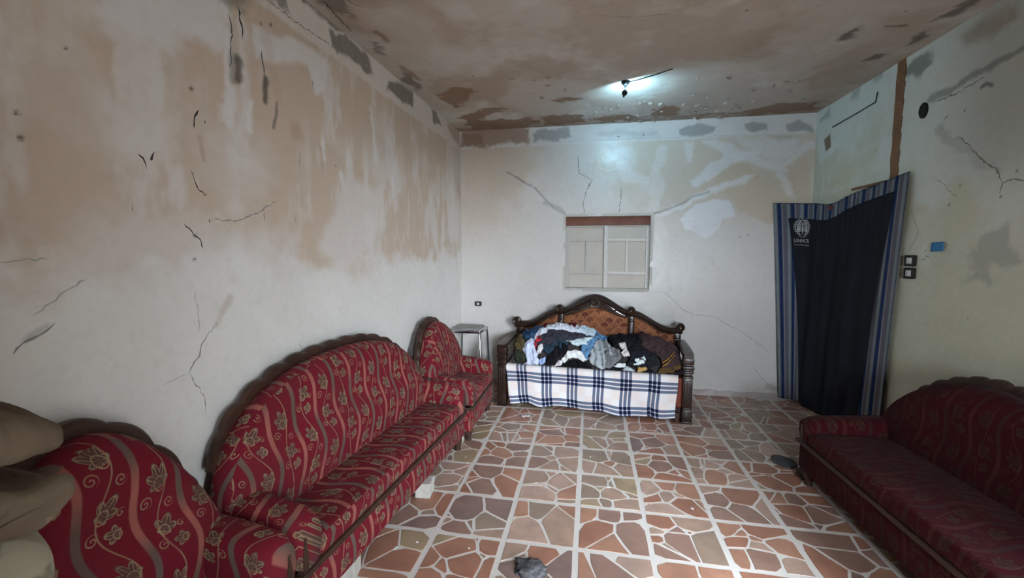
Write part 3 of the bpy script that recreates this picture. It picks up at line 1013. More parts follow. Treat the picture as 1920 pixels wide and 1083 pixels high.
def build_shell():
    # unseen rear wall, added window and doorway, added walls outside that block daylight
    y0, y1, h = OPEN
    a0, a1, b0, b1 = RWIN
    bm = bmesh.new()
    bm_box(bm, XL_NEAR - .3, a0, YR - .8, YR, 0, ZC + .1)  # wall made deep so its window opening narrows the daylight
    bm_box(bm, a1, XR + .14, YR - .8, YR, 0, ZC + .1)
    bm_box(bm, a0, a1, YR - .8, YR, 0, b0)
    bm_box(bm, a0, a1, YR - .8, YR, b1, ZC + .1)
    structure(link('wall_rear', bm_mesh('wall_rear', bm), PLASTER_DARK, smooth=False))
    bm = bmesh.new()
    for xa in (a0, (a0 + a1) / 2 - .02, a1 - .04):
        bm_box(bm, xa, xa + .04, YR - .12, YR - .08, b0, b1, .003)
    for za in (b0, b1 - .04):
        bm_box(bm, a0 + .04, a1 - .04, YR - .12, YR - .08, za, za + .04, .003)
    structure(link('added_window', bm_mesh('added_window', bm), ALU_DULL, smooth=False))  # frame of the unseen window added for light on the back wall
    bm = bmesh.new()
    t = .14
    bm_box(bm, XR - .002, XR + t, y0 - .2, y0, 0, h + .6)
    bm_box(bm, XR - .002, XR + t, y1, y1 + .2, 0, h + .6)
    bm_box(bm, XR - .002, XR + t, y0 - .2, y1 + .2, h, h + .6)
    d2 = structure(link('added_doorway', bm_mesh('added_doorway', bm), PLASTER_DARK, smooth=False))  # reveal of the unseen doorway added for side daylight

    def slab(nm, p, q, w, hh):
        dx, dy = q[0] - p[0], q[1] - p[1]
        l = math.hypot(dx, dy)
        nx, ny = -dy / l * w, dx / l * w
        v = [(p[0], p[1], -.12), (q[0], q[1], -.12), (q[0] + nx, q[1] + ny, -.12), (p[0] + nx, p[1] + ny, -.12)]
        v += [(a_, b_, hh) for a_, b_, _ in v]
        structure(link(nm, mesh(nm, v, [(3, 2, 1, 0), (4, 5, 6, 7), (0, 1, 5, 4), (1, 2, 6, 5), (2, 3, 7, 6), (3, 0, 4, 7)]), LIGHT_BLOCKER, smooth=False))
    slab('light_blocker_north', (XR + t, y1 + .02), (4.3, -1.88), .25, 3.6)  # unseen wall added to keep daylight off the near left
    slab('light_blocker_south', (3.05, -2.25), (XR + t, y0 - .02), .25, 3.6)  # unseen wall added to limit daylight reaching the back wall
    structure(box('light_blocker_end', 1.5, 12, -6.2, -6.0, -.12, 1.7, LIGHT_BLOCKER))  # unseen low wall added to cut off the low sky
    structure(box('floor_yard', -30, 40, -40, 40, -.16, -.121, noisy('yard_ground', (.26, .23, .20), (.2, .18, .16), 1.0, .9)))
    # floor bed of grout
    f = structure(box('floor', XL_NEAR - .1, XR + .3, YR - .2, D + .05, -0.12, 0.0, GROUT))
    # skirting on the back wall
    me_parts = []
    bm = bmesh.new()
    n = 60
    for i in range(n):
        a = XL_FAR + 0.03 + (2.20 - XL_FAR - 0.03) * i / n
        b = XL_FAR + 0.03 + (2.20 - XL_FAR - 0.03) * (i + 1) / n
        zt = 0.062 + 0.006 * math.sin(i * 1.7) + 0.004 * math.sin(i * 0.6)
        bm_box(bm, a, b, D - 0.014 - 0.002 * math.sin(i * 2.3), D + .004, 0.0, zt)
    structure(link('baseboard_back', bm_mesh('baseboard_back', bm), SKIRT_MAT, smooth=False))
    return f


FLOOR = build_shell()


# ---------------------------------------------------------------- floor stones
def stone_mats():
    cols = [(0.40, 0.185, 0.12), (0.46, 0.235, 0.155), (0.34, 0.20, 0.155), (0.45, 0.30, 0.225), (0.42, 0.31, 0.195), (0.28, 0.18, 0.155), (0.52, 0.35, 0.275), (0.37, 0.265, 0.20)]
    out = []
    for i, c in enumerate(cols):
        m = M('floor_stone_%s' % ('brick terracotta umber taupe ochre slate rose dun'.split()[i]), 0.32, 0.5, c)
        p = m.wpos()
        n = m.noise(p, 7, 6, 0.6, 0.4)
        info = m.node('ShaderNodeObjectInfo')
        rv = X(m.nt, info.outputs['Random'])
        col = m.mix((n - .3).op('MULTIPLY', 1.6).clamp(), tuple(x * .72 for x in c), tuple(min(1, x * 1.3) for x in c))
        col = m.mix(rv * 0.35, col, tuple(x * 0.6 for x in c))
        dirt = m.noise(p, 1.2, 4, 0.6)
        col = m.mix((dirt - .45).op('MULTIPLY', 1.8).clamp() * 0.35, col, (0.30, 0.245, 0.205))
        m.color(col)
        m.rough((m.noise(p, 9, 4) * 0.3 + 0.2).clamp())
        m.bump(m.noise(p, 40, 4), 0.12, 0.004)
        out.append(m.m)
    return out


STONE = stone_mats()


def clip_half(poly, px, py, nx, ny):
    """keep side where (p-(px,py)).n <= 0"""
    out = []
    m = len(poly)
    for i in range(m):
        a, b = poly[i], poly[(i + 1) % m]
        da = (a[0] - px) * nx + (a[1] - py) * ny
        db = (b[0] - px) * nx + (b[1] - py) * ny
        if da <= 0: out.append(a)
        if (da < 0) != (db < 0) and abs(da - db) > 1e-12:
            t = da / (da - db)
            out.append((a[0] + (b[0] - a[0]) * t, a[1] + (b[1] - a[1]) * t))
    return out


def area2(p):
    return 0.5 * sum(p[i][0] * p[(i + 1) % len(p)][1] - p[(i + 1) % len(p)][0] * p[i][1] for i in range(len(p)))


def inset(poly, d):
    if area2(poly) < 0: poly = poly[::-1]
    out = list(poly)
    m = len(poly)
    for i in range(m):
        a, b = poly[i], poly[(i + 1) % m]
        ex, ey = b[0] - a[0], b[1] - a[1]
        l = math.hypot(ex, ey)
        if l < 1e-6: continue
        nx, ny = ey / l, -ex / l
        dd = d[i % len(d)] if isinstance(d, list) else d
        out = clip_half(out, a[0] - nx * dd, a[1] - ny * dd, nx, ny)
        if len(out) < 3: return []
    return out


TX0, TPX, TY0, TPY = -0.055, 0.397, 2.197, 0.404


def floor_stones():
    r = random.Random(21)
    stones = []
    i0, i1 = int(math.floor((XL_NEAR - TX0) / TPX)), int(math.ceil((XR - TX0) / TPX))
    j0, j1 = int(math.floor((0.7 - TY0) / TPY)), int(math.ceil((D - TY0) / TPY))
    for i in range(i0, i1):
        for j in range(j0, j1):
            xa, ya = TX0 + i * TPX, TY0 + j * TPY
            g = 0.0085
            cell = [(xa + g, ya + g), (xa + TPX - g, ya + g), (xa + TPX - g, ya + TPY - g), (xa + g, ya + TPY - g)]
            n = r.choice([6, 7, 8, 9, 10, 11, 12])
            pts = []
            tries = 0
            while len(pts) < n and tries < 300:
                tries += 1
                q = (xa + r.uniform(.03, TPX - .03), ya + r.uniform(.03, TPY - .03))
                big = len(pts) < 4
                if all(math.hypot(q[0] - p[0], q[1] - p[1]) > (.115 if big else .05) for p in pts):
                    pts.append((q[0], q[1], r.uniform(.003, .007) if big else r.uniform(-.003, .001)))
            pal = r.choice([(0, 0, 1, 1, 2, 4), (1, 1, 0, 2, 6), (2, 3, 3, 7, 6), (3, 6, 6, 7, 1), (4, 7, 3, 3, 4, 2), (0, 2, 2, 1, 1), (2, 7, 3, 5, 0, 1), (0, 1, 0, 4), (1, 6, 2, 0)])
            for a, p in enumerate(pts):
                poly = list(cell)
                for b, q in enumerate(pts):
                    if a == b: continue
                    dx, dy = q[0] - p[0], q[1] - p[1]
                    d2 = dx * dx + dy * dy
                    t = 0.5 + (p[2] - q[2]) / (2 * d2)
                    poly = clip_half(poly, p[0] + dx * t, p[1] + dy * t, dx, dy)
                    if len(poly) < 3: break
                if len(poly) < 3: continue
                if area2(poly) < 0: poly = poly[::-1]
                poly = inset(poly, [r.uniform(.004, .0105) for _ in range(12)])
                if len(poly) < 3 or abs(area2(poly)) < 1.5e-4: continue
                # knock off a corner now and then
                for _ in range(r.choice([0, 1, 1, 2])):
                    k = r.randrange(len(poly))
                    c = poly[k]; pv = poly[k - 1]; nx_ = poly[(k + 1) % len(poly)]
                    m1 = ((c[0] + (pv[0] - c[0]) * .28), (c[1] + (pv[1] - c[1]) * .28))
                    m2 = ((c[0] + (nx_[0] - c[0]) * .28), (c[1] + (nx_[1] - c[1]) * .28))
                    poly = poly[:k] + [m1, m2] + poly[k + 1:]
                # uneven edges
                pp = []
                for k in range(len(poly)):
                    c, d = poly[k], poly[(k + 1) % len(poly)]
                    l = math.hypot(d[0] - c[0], d[1] - c[1])
                    if k and l < .004: continue
                    pp.append(c)
                    if l > .05:
                        ex, ey = (d[0] - c[0]) / l, (d[1] - c[1]) / l
                        o_ = r.uniform(-.0035, .0045)
                        t = r.uniform(.35, .65)
                        pp.append((c[0] + ex * l * t + ey * o_, c[1] + ey * l * t - ex * o_))
                cx_ = sum(q[0] for q in pp) / len(pp)
                cy_ = sum(q[1] for q in pp) / len(pp)
                if cx_ > XR + .0 or cx_ < XL_NEAR + .03 or cy_ > D - .02: continue
                mi = r.choice(pal)
                stones.append((pp, cx_, cy_, mi))

    def shape(pp, cx_, cy_):
        n = len(pp)
        top = [(cx_ + (q[0] - cx_) * .985, cy_ + (q[1] - cy_) * .985) for q in pp]
        v = [(q[0] - cx_, q[1] - cy_, -0.003) for q in pp] + [(q[0] - cx_, q[1] - cy_, 0.0006) for q in pp] + [(q[0] - cx_, q[1] - cy_, 0.0018) for q in top]
        f = [tuple(range(2 * n, 3 * n))]
        for k in range(n):
            kk = (k + 1) % n
            f += [(k, kk, n + kk, n + k), (n + k, n + kk, 2 * n + kk, 2 * n + k)]
        return v, f

    def score(s):
        pp, cx_, cy_, mi = s
        # hidden under the seats
        if cy_ < 1.0: return 0
        if cx_ < -1.04 and cy_ < 3.35: return 0
        if cx_ < -0.93 and cy_ > 3.35: return 0
        if cx_ > 1.50 and cy_ < 3.15: return 0
        if -.85 < cx_ < .88 and cy_ > 4.12: return 0
        q = [proj((a, b, 0)) for a, b in pp]
        if any(t[2] <= 0.1 for t in q): return 0
        mx = sum(t[0] for t in q) / len(q)
        my = sum(t[1] for t in q) / len(q)
        if not (-10 < mx < 1930 and 0 < my < 1095): return 0
        return abs(area2([(t[0], t[1]) for t in q]))
    order = sorted(range(len(stones)), key=lambda k: -score(stones[k]))
    single = set(k for k in order[:298] if score(stones[k]) > 0)
    V, Fc, MI = [], [], []
    for k, s in enumerate(stones):
        pp, cx_, cy_, mi = s
        v, f = shape(pp, cx_, cy_)
        dz = r.uniform(-.0004, .0006)
        if k in single:
            me = mesh('stone', v, f)
            o = link('stone', me, STONE[mi], FLOOR, smooth=False)
            o.location = (cx_, cy_, dz)
        else:
            b = len(V)
            V += [(p[0] + cx_, p[1] + cy_, p[2] + dz) for p in v]
            Fc += [tuple(t + b for t in q) for q in f]
            MI += [mi] * len(f)
    me = mesh('small_stones', V, Fc)
    for m in STONE: me.materials.append(m)
    me.polygons.foreach_set('material_index', MI)
    o = link('small_stones', me, None, FLOOR, smooth=False)
    o['kind'] = 'stuff'


floor_stones()


# ---------------------------------------------------------------- window in the back wall
def build_window():
    root = structure(empty('window_1', ((WX0 + WX1) / 2, D, WZ0)))
    ox, oz = (WX0 + WX1) / 2, WZ0
    wx0, wx1, wh = WX0 - ox, WX1 - ox, WZ1 - WZ0
    dp = 0.085
    bm = bmesh.new()   # plastered reveal
    t = 0.03
    bm_box(bm, wx0 - t, wx0, 0.0, dp + .06, -t, wh + t)
    bm_box(bm, wx1, wx1 + t, 0.0, dp + .06, -t, wh + t)
    bm_box(bm, wx0, wx1, 0.0, dp + .06, wh, wh + t)
    bm_box(bm, wx0, wx1, 0.0, dp + .06, -t, 0)
    link('reveal', bm_mesh('reveal', bm), PLASTER_PLAIN, root, smooth=False)
    box('lintel_board', wx0, wx1, dp - .035, dp + .05, wh - .098, wh - .002, LINTEL, root, .003)
    box('backing', wx0, wx1, dp + .05, dp + .06, 0, wh - .07, PLASTER_PLAIN, root)
    top = wh - .10
    # thin outer frame
    bm = bmesh.new()
    bm_box(bm, wx0, wx0 + .018, dp - .03, dp + .03, 0.012, top, .002)
    bm_box(bm, wx1 - .018, wx1, dp - .03, dp + .03, 0.012, top, .002)
    bm_box(bm, wx0, wx1, dp - .03, dp + .03, top - .012, top, .002)
    link('outer_frame', bm_mesh('outer_frame', bm), ALU_DULL, root, smooth=False)
    box('sill', wx0 - .012, wx1 + .006, -.012, dp + .03, -.006, .012, ALU_DULL, root, .003)
    z1, z2 = .345 * top * .72 + 0.0, .80 * top
    z1 = top * .255
    z2 = top * .775
    for si, (a, b, mt, yo) in enumerate(((wx0 + .018, -.012, ALU_DULL, 0.004), (-.012, wx1 - .018, ALU, -.012))):
        sash = empty('sash', (0, 0, 0)); sash.parent = root
        fw = .026 if si == 0 else .022
        bm = bmesh.new()
        y0, y1 = dp - .02 + yo, dp + .005 + yo
        bm_box(bm, a, a + fw, y0, y1, .012, top - .012, .002)
        bm_box(bm, b - fw, b, y0, y1, .012, top - .012, .002)
        bm_box(bm, a + fw, b - fw, y0, y1, z1 - .014, z1 + .014, .002)
        bm_box(bm, a + fw, b - fw, y0, y1, z2 - .014, z2 + .014, .002)
        mx = (a + b) / 2
        bm_box(bm, mx - .013, mx + .013, y0, y1, z1 + .014, z2 - .014, .002)
        link('glazing_bars', bm_mesh('glazing_bars', bm), mt, sash, smooth=False)
        for (pa, pb, za, zb) in ((a + fw, b - fw, .012, z1 - .014), (a + fw, mx - .013, z1 + .014, z2 - .014), (mx + .013, b - fw, z1 + .014, z2 - .014), (a + fw, b - fw, z2 + .014, top - .012)):
            box('pane', pa, pb, dp + yo - .004, dp + yo + .001, za, zb, PANE, sash)
    box('centre_stile', -.034, .004, dp - .042, dp - .018, .012, top, ALU, root, .002)


build_window()


# ---------------------------------------------------------------- doorway behind the curtain, trims on the right wall
def build_right_details():
    d = structure(empty('door_1', (XR, (DY0 + DY1) / 2, 0)))
    yy = (DY1 - DY0) / 2
    dark_wood = noisy('old_door_wood', (0.05, 0.03, 0.02), (0.09, 0.05, 0.035), 9, 0.6)
    bm = bmesh.new()
    bm_box(bm, 0.012, .14, -yy - .05, -yy, 0, DZ + .05)
    bm_box(bm, 0.012, .14, yy, yy + .05, 0, DZ + .05)
    bm_box(bm, 0.012, .14, -yy, yy, DZ, DZ + .05)
    link('door_frame', bm_mesh('door_frame', bm), BROWN_TRIM, d, smooth=False)
    leaf = box('door_leaf', .10, .14, -yy, yy, .01, DZ, dark_wood, d, .004)
    for a, b in ((.15, .95), (1.1, 1.9)):
        for c, e in ((-yy + .1, -.05), (.05, yy - .1)):
            box('door_panel', .092, .10, c, e, a, b, dark_wood, leaf, .006)
    # orange-brown strip of bare plaster rising from the door head to the ceiling
    bm = bmesh.new()
    n = 24
    for i in range(n):
        za, zb = 2.02 + (ZC - 2.02) * i / n, 2.02 + (ZC - 2.02) * (i + 1) / n
        w1 = .060 + .005 * math.sin(i * 2.1)
        bm_box(bm, XR - .007 - .002 * math.sin(i * 1.3), XR + .01, 3.785 - w1, 3.785 + .030 + .003 * math.sin(i * 1.1), za, zb)
    structure(link('trim_1', bm_mesh('trim_1', bm), BROWN_TRIM, smooth=False))
    # bare door-head edge above the curtain
    bm = bmesh.new()
    bm_box(bm, XR - .010, XR + .01, 3.83, 4.30, 2.135, 2.155, .002)
    structure(link('trim_2', bm_mesh('trim_2', bm), BROWN_TRIM, smooth=False))
    # surface cable
    w = structure(tube('trim_3', [(XR - .010, hit(1563, 238, 0, XR)[1], hit(1563, 238, 0, XR)[2]), (XR - .008, hit(1600, 217, 0, XR)[1], hit(1600, 217, 0, XR)[2]), (XR - .009, hit(1644, 191, 0, XR)[1], hit(1644, 191, 0, XR)[2]), (XR - .009, hit(1648, 172, 0, XR)[1], hit(1648, 172, 0, XR)[2])], .0045, BLACK_PLASTIC))
    # pipe hole: a raised cap coloured black for the dark inside
    hp = hit(1733, 207, 0, XR)
    me = lathe_mesh('pipe_hole', [(.052, .004), (.054, -.008), (.045, -.014), (.036, -.010), (.001, -.009)], 20, 'x', (0, 0, 0))
    o = shade_auto(link('pipe_collar', me, noisy('hole_black', (.006, .005, .006), (.02, .018, .018), 30, .9)))
    o.location = (XR + 0.0, hp[1], hp[2])
    o.scale = (1, .72, 1)
    tag(o, 'round black pipe hole high on the right wall', 'pipe hole')


build_right_details()


# ---------------------------------------------------------------- switches and note
def plate(name, label, loc, rz, w=.088, h=.066, rocker=2, group=None):
    root = empty(name, loc, rz)
    bm = bmesh.new()
    bm_box(bm, -w / 2, w / 2, -.011, 0, -h / 2, h / 2, .012, 3)
    link('cover_frame', bm_mesh('cover', bm), BLACK_PLASTIC, root, smooth=False)
    ins = box('insert', -w * .24, w * .20, -.0145, -.009, -h * .27, h * .27, WHITE_PLASTIC, root, .002)
    box('rocker', -w * .10, w * .09, -.0175, -.014, -h * .17, h * .17, WHITE_PLASTIC, ins, .0015)
    tag(root, label, 'switch', group)
    return root


pl = hit(897, 569, 1, D)
plate('wall_switch', 'small black-framed white switch alone on back wall above the chrome stool', (pl[0], D - .002, pl[2]), 0, .080, .056)
p1 = hit(1709.5, 488.5, 0, XR)
plate('wall_switch', 'upper black-framed white switch beside the curtain, below the blue note', (XR - .004, p1[1], p1[2]), -PI / 2, .108, .078)
p2 = hit(1708, 512, 0, XR)
plate('wall_switch', 'lower black-framed white switch of the pair beside the curtain', (XR - .004, p2[1], p2[2]), -PI / 2, .108, .078)


def note():
    a, b = hit(1749, 454.5, 0, XR), hit(1772.5, 471.5, 0, XR)
    P = np.zeros((9, 7, 3))
    for i in range(9):
        for j in range(7):
            s, t = i / 8, j / 6
            P[i, j] = (XR - .006 - .004 * (s * s) - .002 * math.sin(t * 3), a[1] + (b[1] - a[1]) * s, a[2] + (b[2] - a[2]) * t + .004 * s)
    o = link('paper_note', grid_mesh('paper_note', P), noisy('blue_paper', (.035, .19, .40), (.05, .23, .45), 12, .8))
    md = o.modifiers.new('thick', 'SOLIDIFY'); md.thickness = .0008
    tag(o, 'small blue paper square stuck to right wall above the switches', 'paper')


note()


# ================================================================ sofas
def spow(c, p):
    return math.copysign(abs(c) ** p, c)


def make_sofa(name, label, loc, rz, W, depth, seat_z, arm_z, crest_z, n_out=3.0, arch=0.12, fab=None, arm_w=0.17, scallops=14, back_t=0.17, bell=0.0, cat='sofa', arm_front_drop=0.05, seat_dip=0.0, back_extra=0.0, double=0.0, back_shift=0.0):
    """local x runs along the width, front at y=0, back at y=depth"""
    fab = fab or FABRIC
    root = empty(name, loc, rz)
    hw = W / 2
    base_z, rail_z = 0.10, seat_z - 0.115
    r = random.Random(len(label))
    # upholstered base
    bm = bmesh.new()
    bm_box(bm, -hw, hw, 0.012, depth - .01, base_z, rail_z, .012, 2)
    me = bm_mesh('skirt_panel', bm); box_uv(me, off=(r.random(), .1))
    shade_auto(link('skirt_panel', me, fab, root))
    # wooden rail along the front and a short return on both sides
    bm = bmesh.new()
    bm_box(bm, -hw - .006, hw + .006, -0.012, .035, rail_z - .004, rail_z + .026, .008, 2)
    bm_box(bm, -hw - .008, -hw + .02, .02, depth * .5, rail_z - .004, rail_z + .022, .006, 2)
    bm_box(bm, hw - .02, hw + .008, .02, depth * .5, rail_z - .004, rail_z + .022, .006, 2)
    shade_auto(link('front_rail', bm_mesh('front_rail', bm), SOFA_WOOD, root))
    # seat cushion, crowned
    nx, ny = 40, 18
    xs0, xs1 = -hw + arm_w * .82, hw - arm_w * .82
    y0, y1 = -0.008, depth - back_t * .65
    sections = []
    bm = bmesh.new()
    bm_box(bm, xs0, xs1, y0, y1, rail_z + .022, seat_z, .028, 3)
    bmesh.ops.subdivide_edges(bm, edges=[e for e in bm.edges if abs((e.verts[0].co - e.verts[1].co).x) > .3], cuts=24, use_grid_fill=True)
    bmesh.ops.subdivide_edges(bm, edges=[e for e in bm.edges if abs((e.verts[0].co - e.verts[1].co).y) > .2], cuts=9, use_grid_fill=True)
    for v in bm.verts:
        if v.co.z > seat_z - .03:
            t = min(1, max(0, (v.co.x - xs0) / (xs1 - xs0)))
            s_ = min(1, max(0, (v.co.y - y0) / (y1 - y0)))
            k = (v.co.z - seat_z + .03) / .03
            v.co.z += k * (.018 * math.sin(PI * t) ** .5 * math.sin(PI * (s_ * .8 + .1)) - seat_dip * math.exp(-((t - .3) / .2) ** 2) * math.sin(PI * s_))
            v.co.z += k * .004 * math.sin(9 * v.co.x + 3) * math.sin(11 * v.co.y)
    me = bm_mesh('seat_cushion', bm); box_uv(me, off=(.07, .2))
    shade_auto(link('seat_cushion', me, fab, root), 60)
    # backrest: rounded outline, padded section
    z0 = seat_z - .06
    H = crest_z - z0
    hb = hw - .015 + back_extra

    def outline(t):
        c, s_ = math.cos(t), math.sin(t)
        a = -spow(c, 2 / n_out)
        z = abs(s_) ** (2 / n_out)
        z *= 1 - arch * a * a
        if bell: z = (1 - bell) * z + bell * (0.40 + .60 * (0.5 + 0.5 * math.cos(PI * a)))* min(1, abs(s_) ** (.5) * 1.0)
        if double: z *= 1 - double * math.exp(-(a / .30) ** 2)
        return a * hb + back_shift, max(z, 0.0)
    NT = 72
    NS = 22
    rings = []
    ts = [PI * (0.012 + .976 * i / (NT - 1)) for i in range(NT)]
    for t in ts:
        x, zz = outline(t)
        h = max(.02, H * zz)
        ring = []
        th = back_t * (0.55 + .45 * min(1, zz * 1.25))
        for k in range(NS):
            q = 2 * PI * k / NS
            cy_, sz_ = spow(math.cos(q), .62), spow(math.sin(q), .62)
            z = z0 + h * (.5 + .5 * sz_)
            rel = (z - z0) / H
            lean = .085 * rel
            yb = depth - back_t * .5 - .09 + lean
            bul = 1.0 + (.22 * math.sin(PI * min(1, rel)) if cy_ < 0 else -.35)
            y = yb + th * .5 * cy_ * bul
            ring.append((x, y, z))
        rings.append(ring)
    me = loft('backrest', rings); box_uv(me, off=(.03, 0))
    link('backrest', me, fab, root)
    # scalloped crest rail following the outline
    top, bot = [], []
    tr = [PI * (0.13 + .74 * i / 220) for i in range(221)]
    pts = [(outline(t)[0], z0 + H * outline(t)[1]) for t in tr]
    ln = [0.0]
    for i in range(1, len(pts)):
        ln.append(ln[-1] + math.hypot(pts[i][0] - pts[i - 1][0], pts[i][1] - pts[i - 1][1]))
    rr = []
    for i, (x, z) in enumerate(pts):
        a, b = pts[max(0, i - 1)], pts[min(len(pts) - 1, i + 1)]
        dx, dz = b[0] - a[0], b[1] - a[1]
        l = math.hypot(dx, dz) or 1
        nx_, nz_ = -dz / l, dx / l
        if nz_ < 0 and abs(nx_) < .7: nx_, nz_ = -nx_, -nz_
        ph = ln[i] / ln[-1]
        e = min(1, min(ph, 1 - ph) * 12)
        sc = abs(math.sin(PI * scallops * ph)) ** .7
        ho = .010 + e * (.014 + .020 * sc)
        rel = (z - z0) / H
        yb = depth - back_t * .5 - .09 + .085 * rel
        ya, yc = yb + .018, yb + back_t * .34
        ring = [(x - nx_ * .03, ya, z - nz_ * .03), (x + nx_ * ho * .8, ya, z + nz_ * ho * .8), (x + nx_ * ho, ya + .012, z + nz_ * ho), (x + nx_ * ho, yc - .008, z + nz_ * ho), (x + nx_ * ho * .8, yc, z + nz_ * ho * .8), (x - nx_ * .03, yc, z - nz_ * .03)]
        rr.append(ring)
    shade_auto(link('crest_rail', loft('crest_rail', rr), SOFA_WOOD, root), 35)
    # arms
    for sg in (-1, 1):
        rings = []
        NA = 16
        ya, yb_ = 0.015, depth - back_t * .75
        zb = rail_z + .022
        for i in range(NA + 1):
            s_ = i / NA
            y = ya + (yb_ - ya) * s_
            fr = math.sin(min(1, s_ * 9 + .12) * PI / 2)
            zt = arm_z - arm_front_drop * (1 - s_) ** 1.5
            zt = zb + (zt - zb) * (.80 + .20 * fr)
            wd = arm_w * (.80 + .20 * fr) * (1 + .05 * math.sin(PI * s_))
            ring = []
            for k in range(20):
                q = 2 * PI * k / 20
                cx_, sz_ = spow(math.cos(q), .55), spow(math.sin(q), .62)
                xx = cx_ * wd / 2
                if sz_ < 0: xx *= .86
                ring.append((sg * (hw - arm_w / 2) + xx, y - (.02 * (1 - fr)), zb + (zt - zb) * (.5 + .5 * sz_)))
            rings.append(ring)
        me = loft('armrest', rings); box_uv(me, swap=True, off=(.05 + sg * .04, .12))
        arm = link('armrest', me, fab, root)
        # carved wooden facing on the front of the arm
        prof = []
        for k in range(13):
            t = k / 12
            prof.append((.018 + .010 * math.sin(PI * t * 1.6 + .3) * t, zb + (arm_z - arm_front_drop - zb) * .66 * t))
        vv = []
        xo = sg * (hw - arm_w * .30)
        for w_, z in prof:
            for (xx, yy) in ((-w_, .03), (-w_ * .7, .004), (w_ * .7, .004), (w_, .03)):
                vv.append((xo + xx, yy - .008, z))
        ff = []
        for i in range(12):
            for j in range(3):
                ff.append((i * 4 + j, i * 4 + j + 1, i * 4 + j + 5, i * 4 + j + 4))
            ff.append((i * 4 + 3, i * 4, i * 4 + 4, i * 4 + 7))
        ff += [(3, 2, 1, 0), (48, 49, 50, 51)]
        shade_auto(link('arm_facing', mesh('arm_facing', vv, ff), SOFA_WOOD, arm))
    for sx in (-1, 1):
        for y in (.05, depth - .06):
            me = lathe_mesh('foot', [(.018, 0), (.026, .006), (.022, .03), (.032, .06), (.036, .085), (.034, base_z + .004)], 14, 'z', (sx * (hw - .07), y, 0))
            shade_auto(link('foot', me, SOFA_WOOD, root))
    tag(root, label, cat)
    return root


# long sofa by the left wall: local x -> +y, front -> +x
S_ANG = math.radians(-4.0)
SOFA_L = 1.88


def left_place(front_mid, ang):
    return (front_mid[0], front_mid[1], 0), PI / 2 + ang


loc, rz = left_place((-1.048, 2.33), S_ANG)
make_sofa('sofa', 'long red floral sofa with scalloped crest along the left wall', loc, rz, SOFA_L, 0.535, 0.40, 0.58, 1.025, 3.2, .13, FABRIC, .16, 13, .17, back_extra=-.035, back_shift=-.065)
loc, rz = left_place((-0.955, 3.745), math.radians(0.5))
make_sofa('armchair', 'red floral armchair at the far end, beside the chrome stool', loc, rz, 0.84, 0.585, 0.40, 0.56, 0.955, 2.5, .14, FABRIC, .15, 9, .20, .2, 'armchair', back_extra=.05)
loc, rz = left_place((-1.09, 0.985), math.radians(-1.0))
make_sofa('armchair', 'near red floral armchair in front, between the sofa and the bedding stack', loc, rz, 0.76, 0.52, 0.42, 0.60, 1.04, 2.4, .18, FABRIC, .16, 7, .19, .25, 'armchair')
make_sofa('sofa', 'dark maroon sofa in shadow against the right wall', (1.475, 2.24, 0), -PI / 2 + math.radians(2.0), 1.92, 0.72, 0.40, 0.51, 0.935, 2.2, .0, FABRIC_SHADED, .16, 17, .20, 0.0, 'sofa', .03, double=.13)


# ================================================================ carved settee
ST = (0.005, 4.165, 0.0)
ST_A = math.radians(-4.6)
SEAT = 0.435


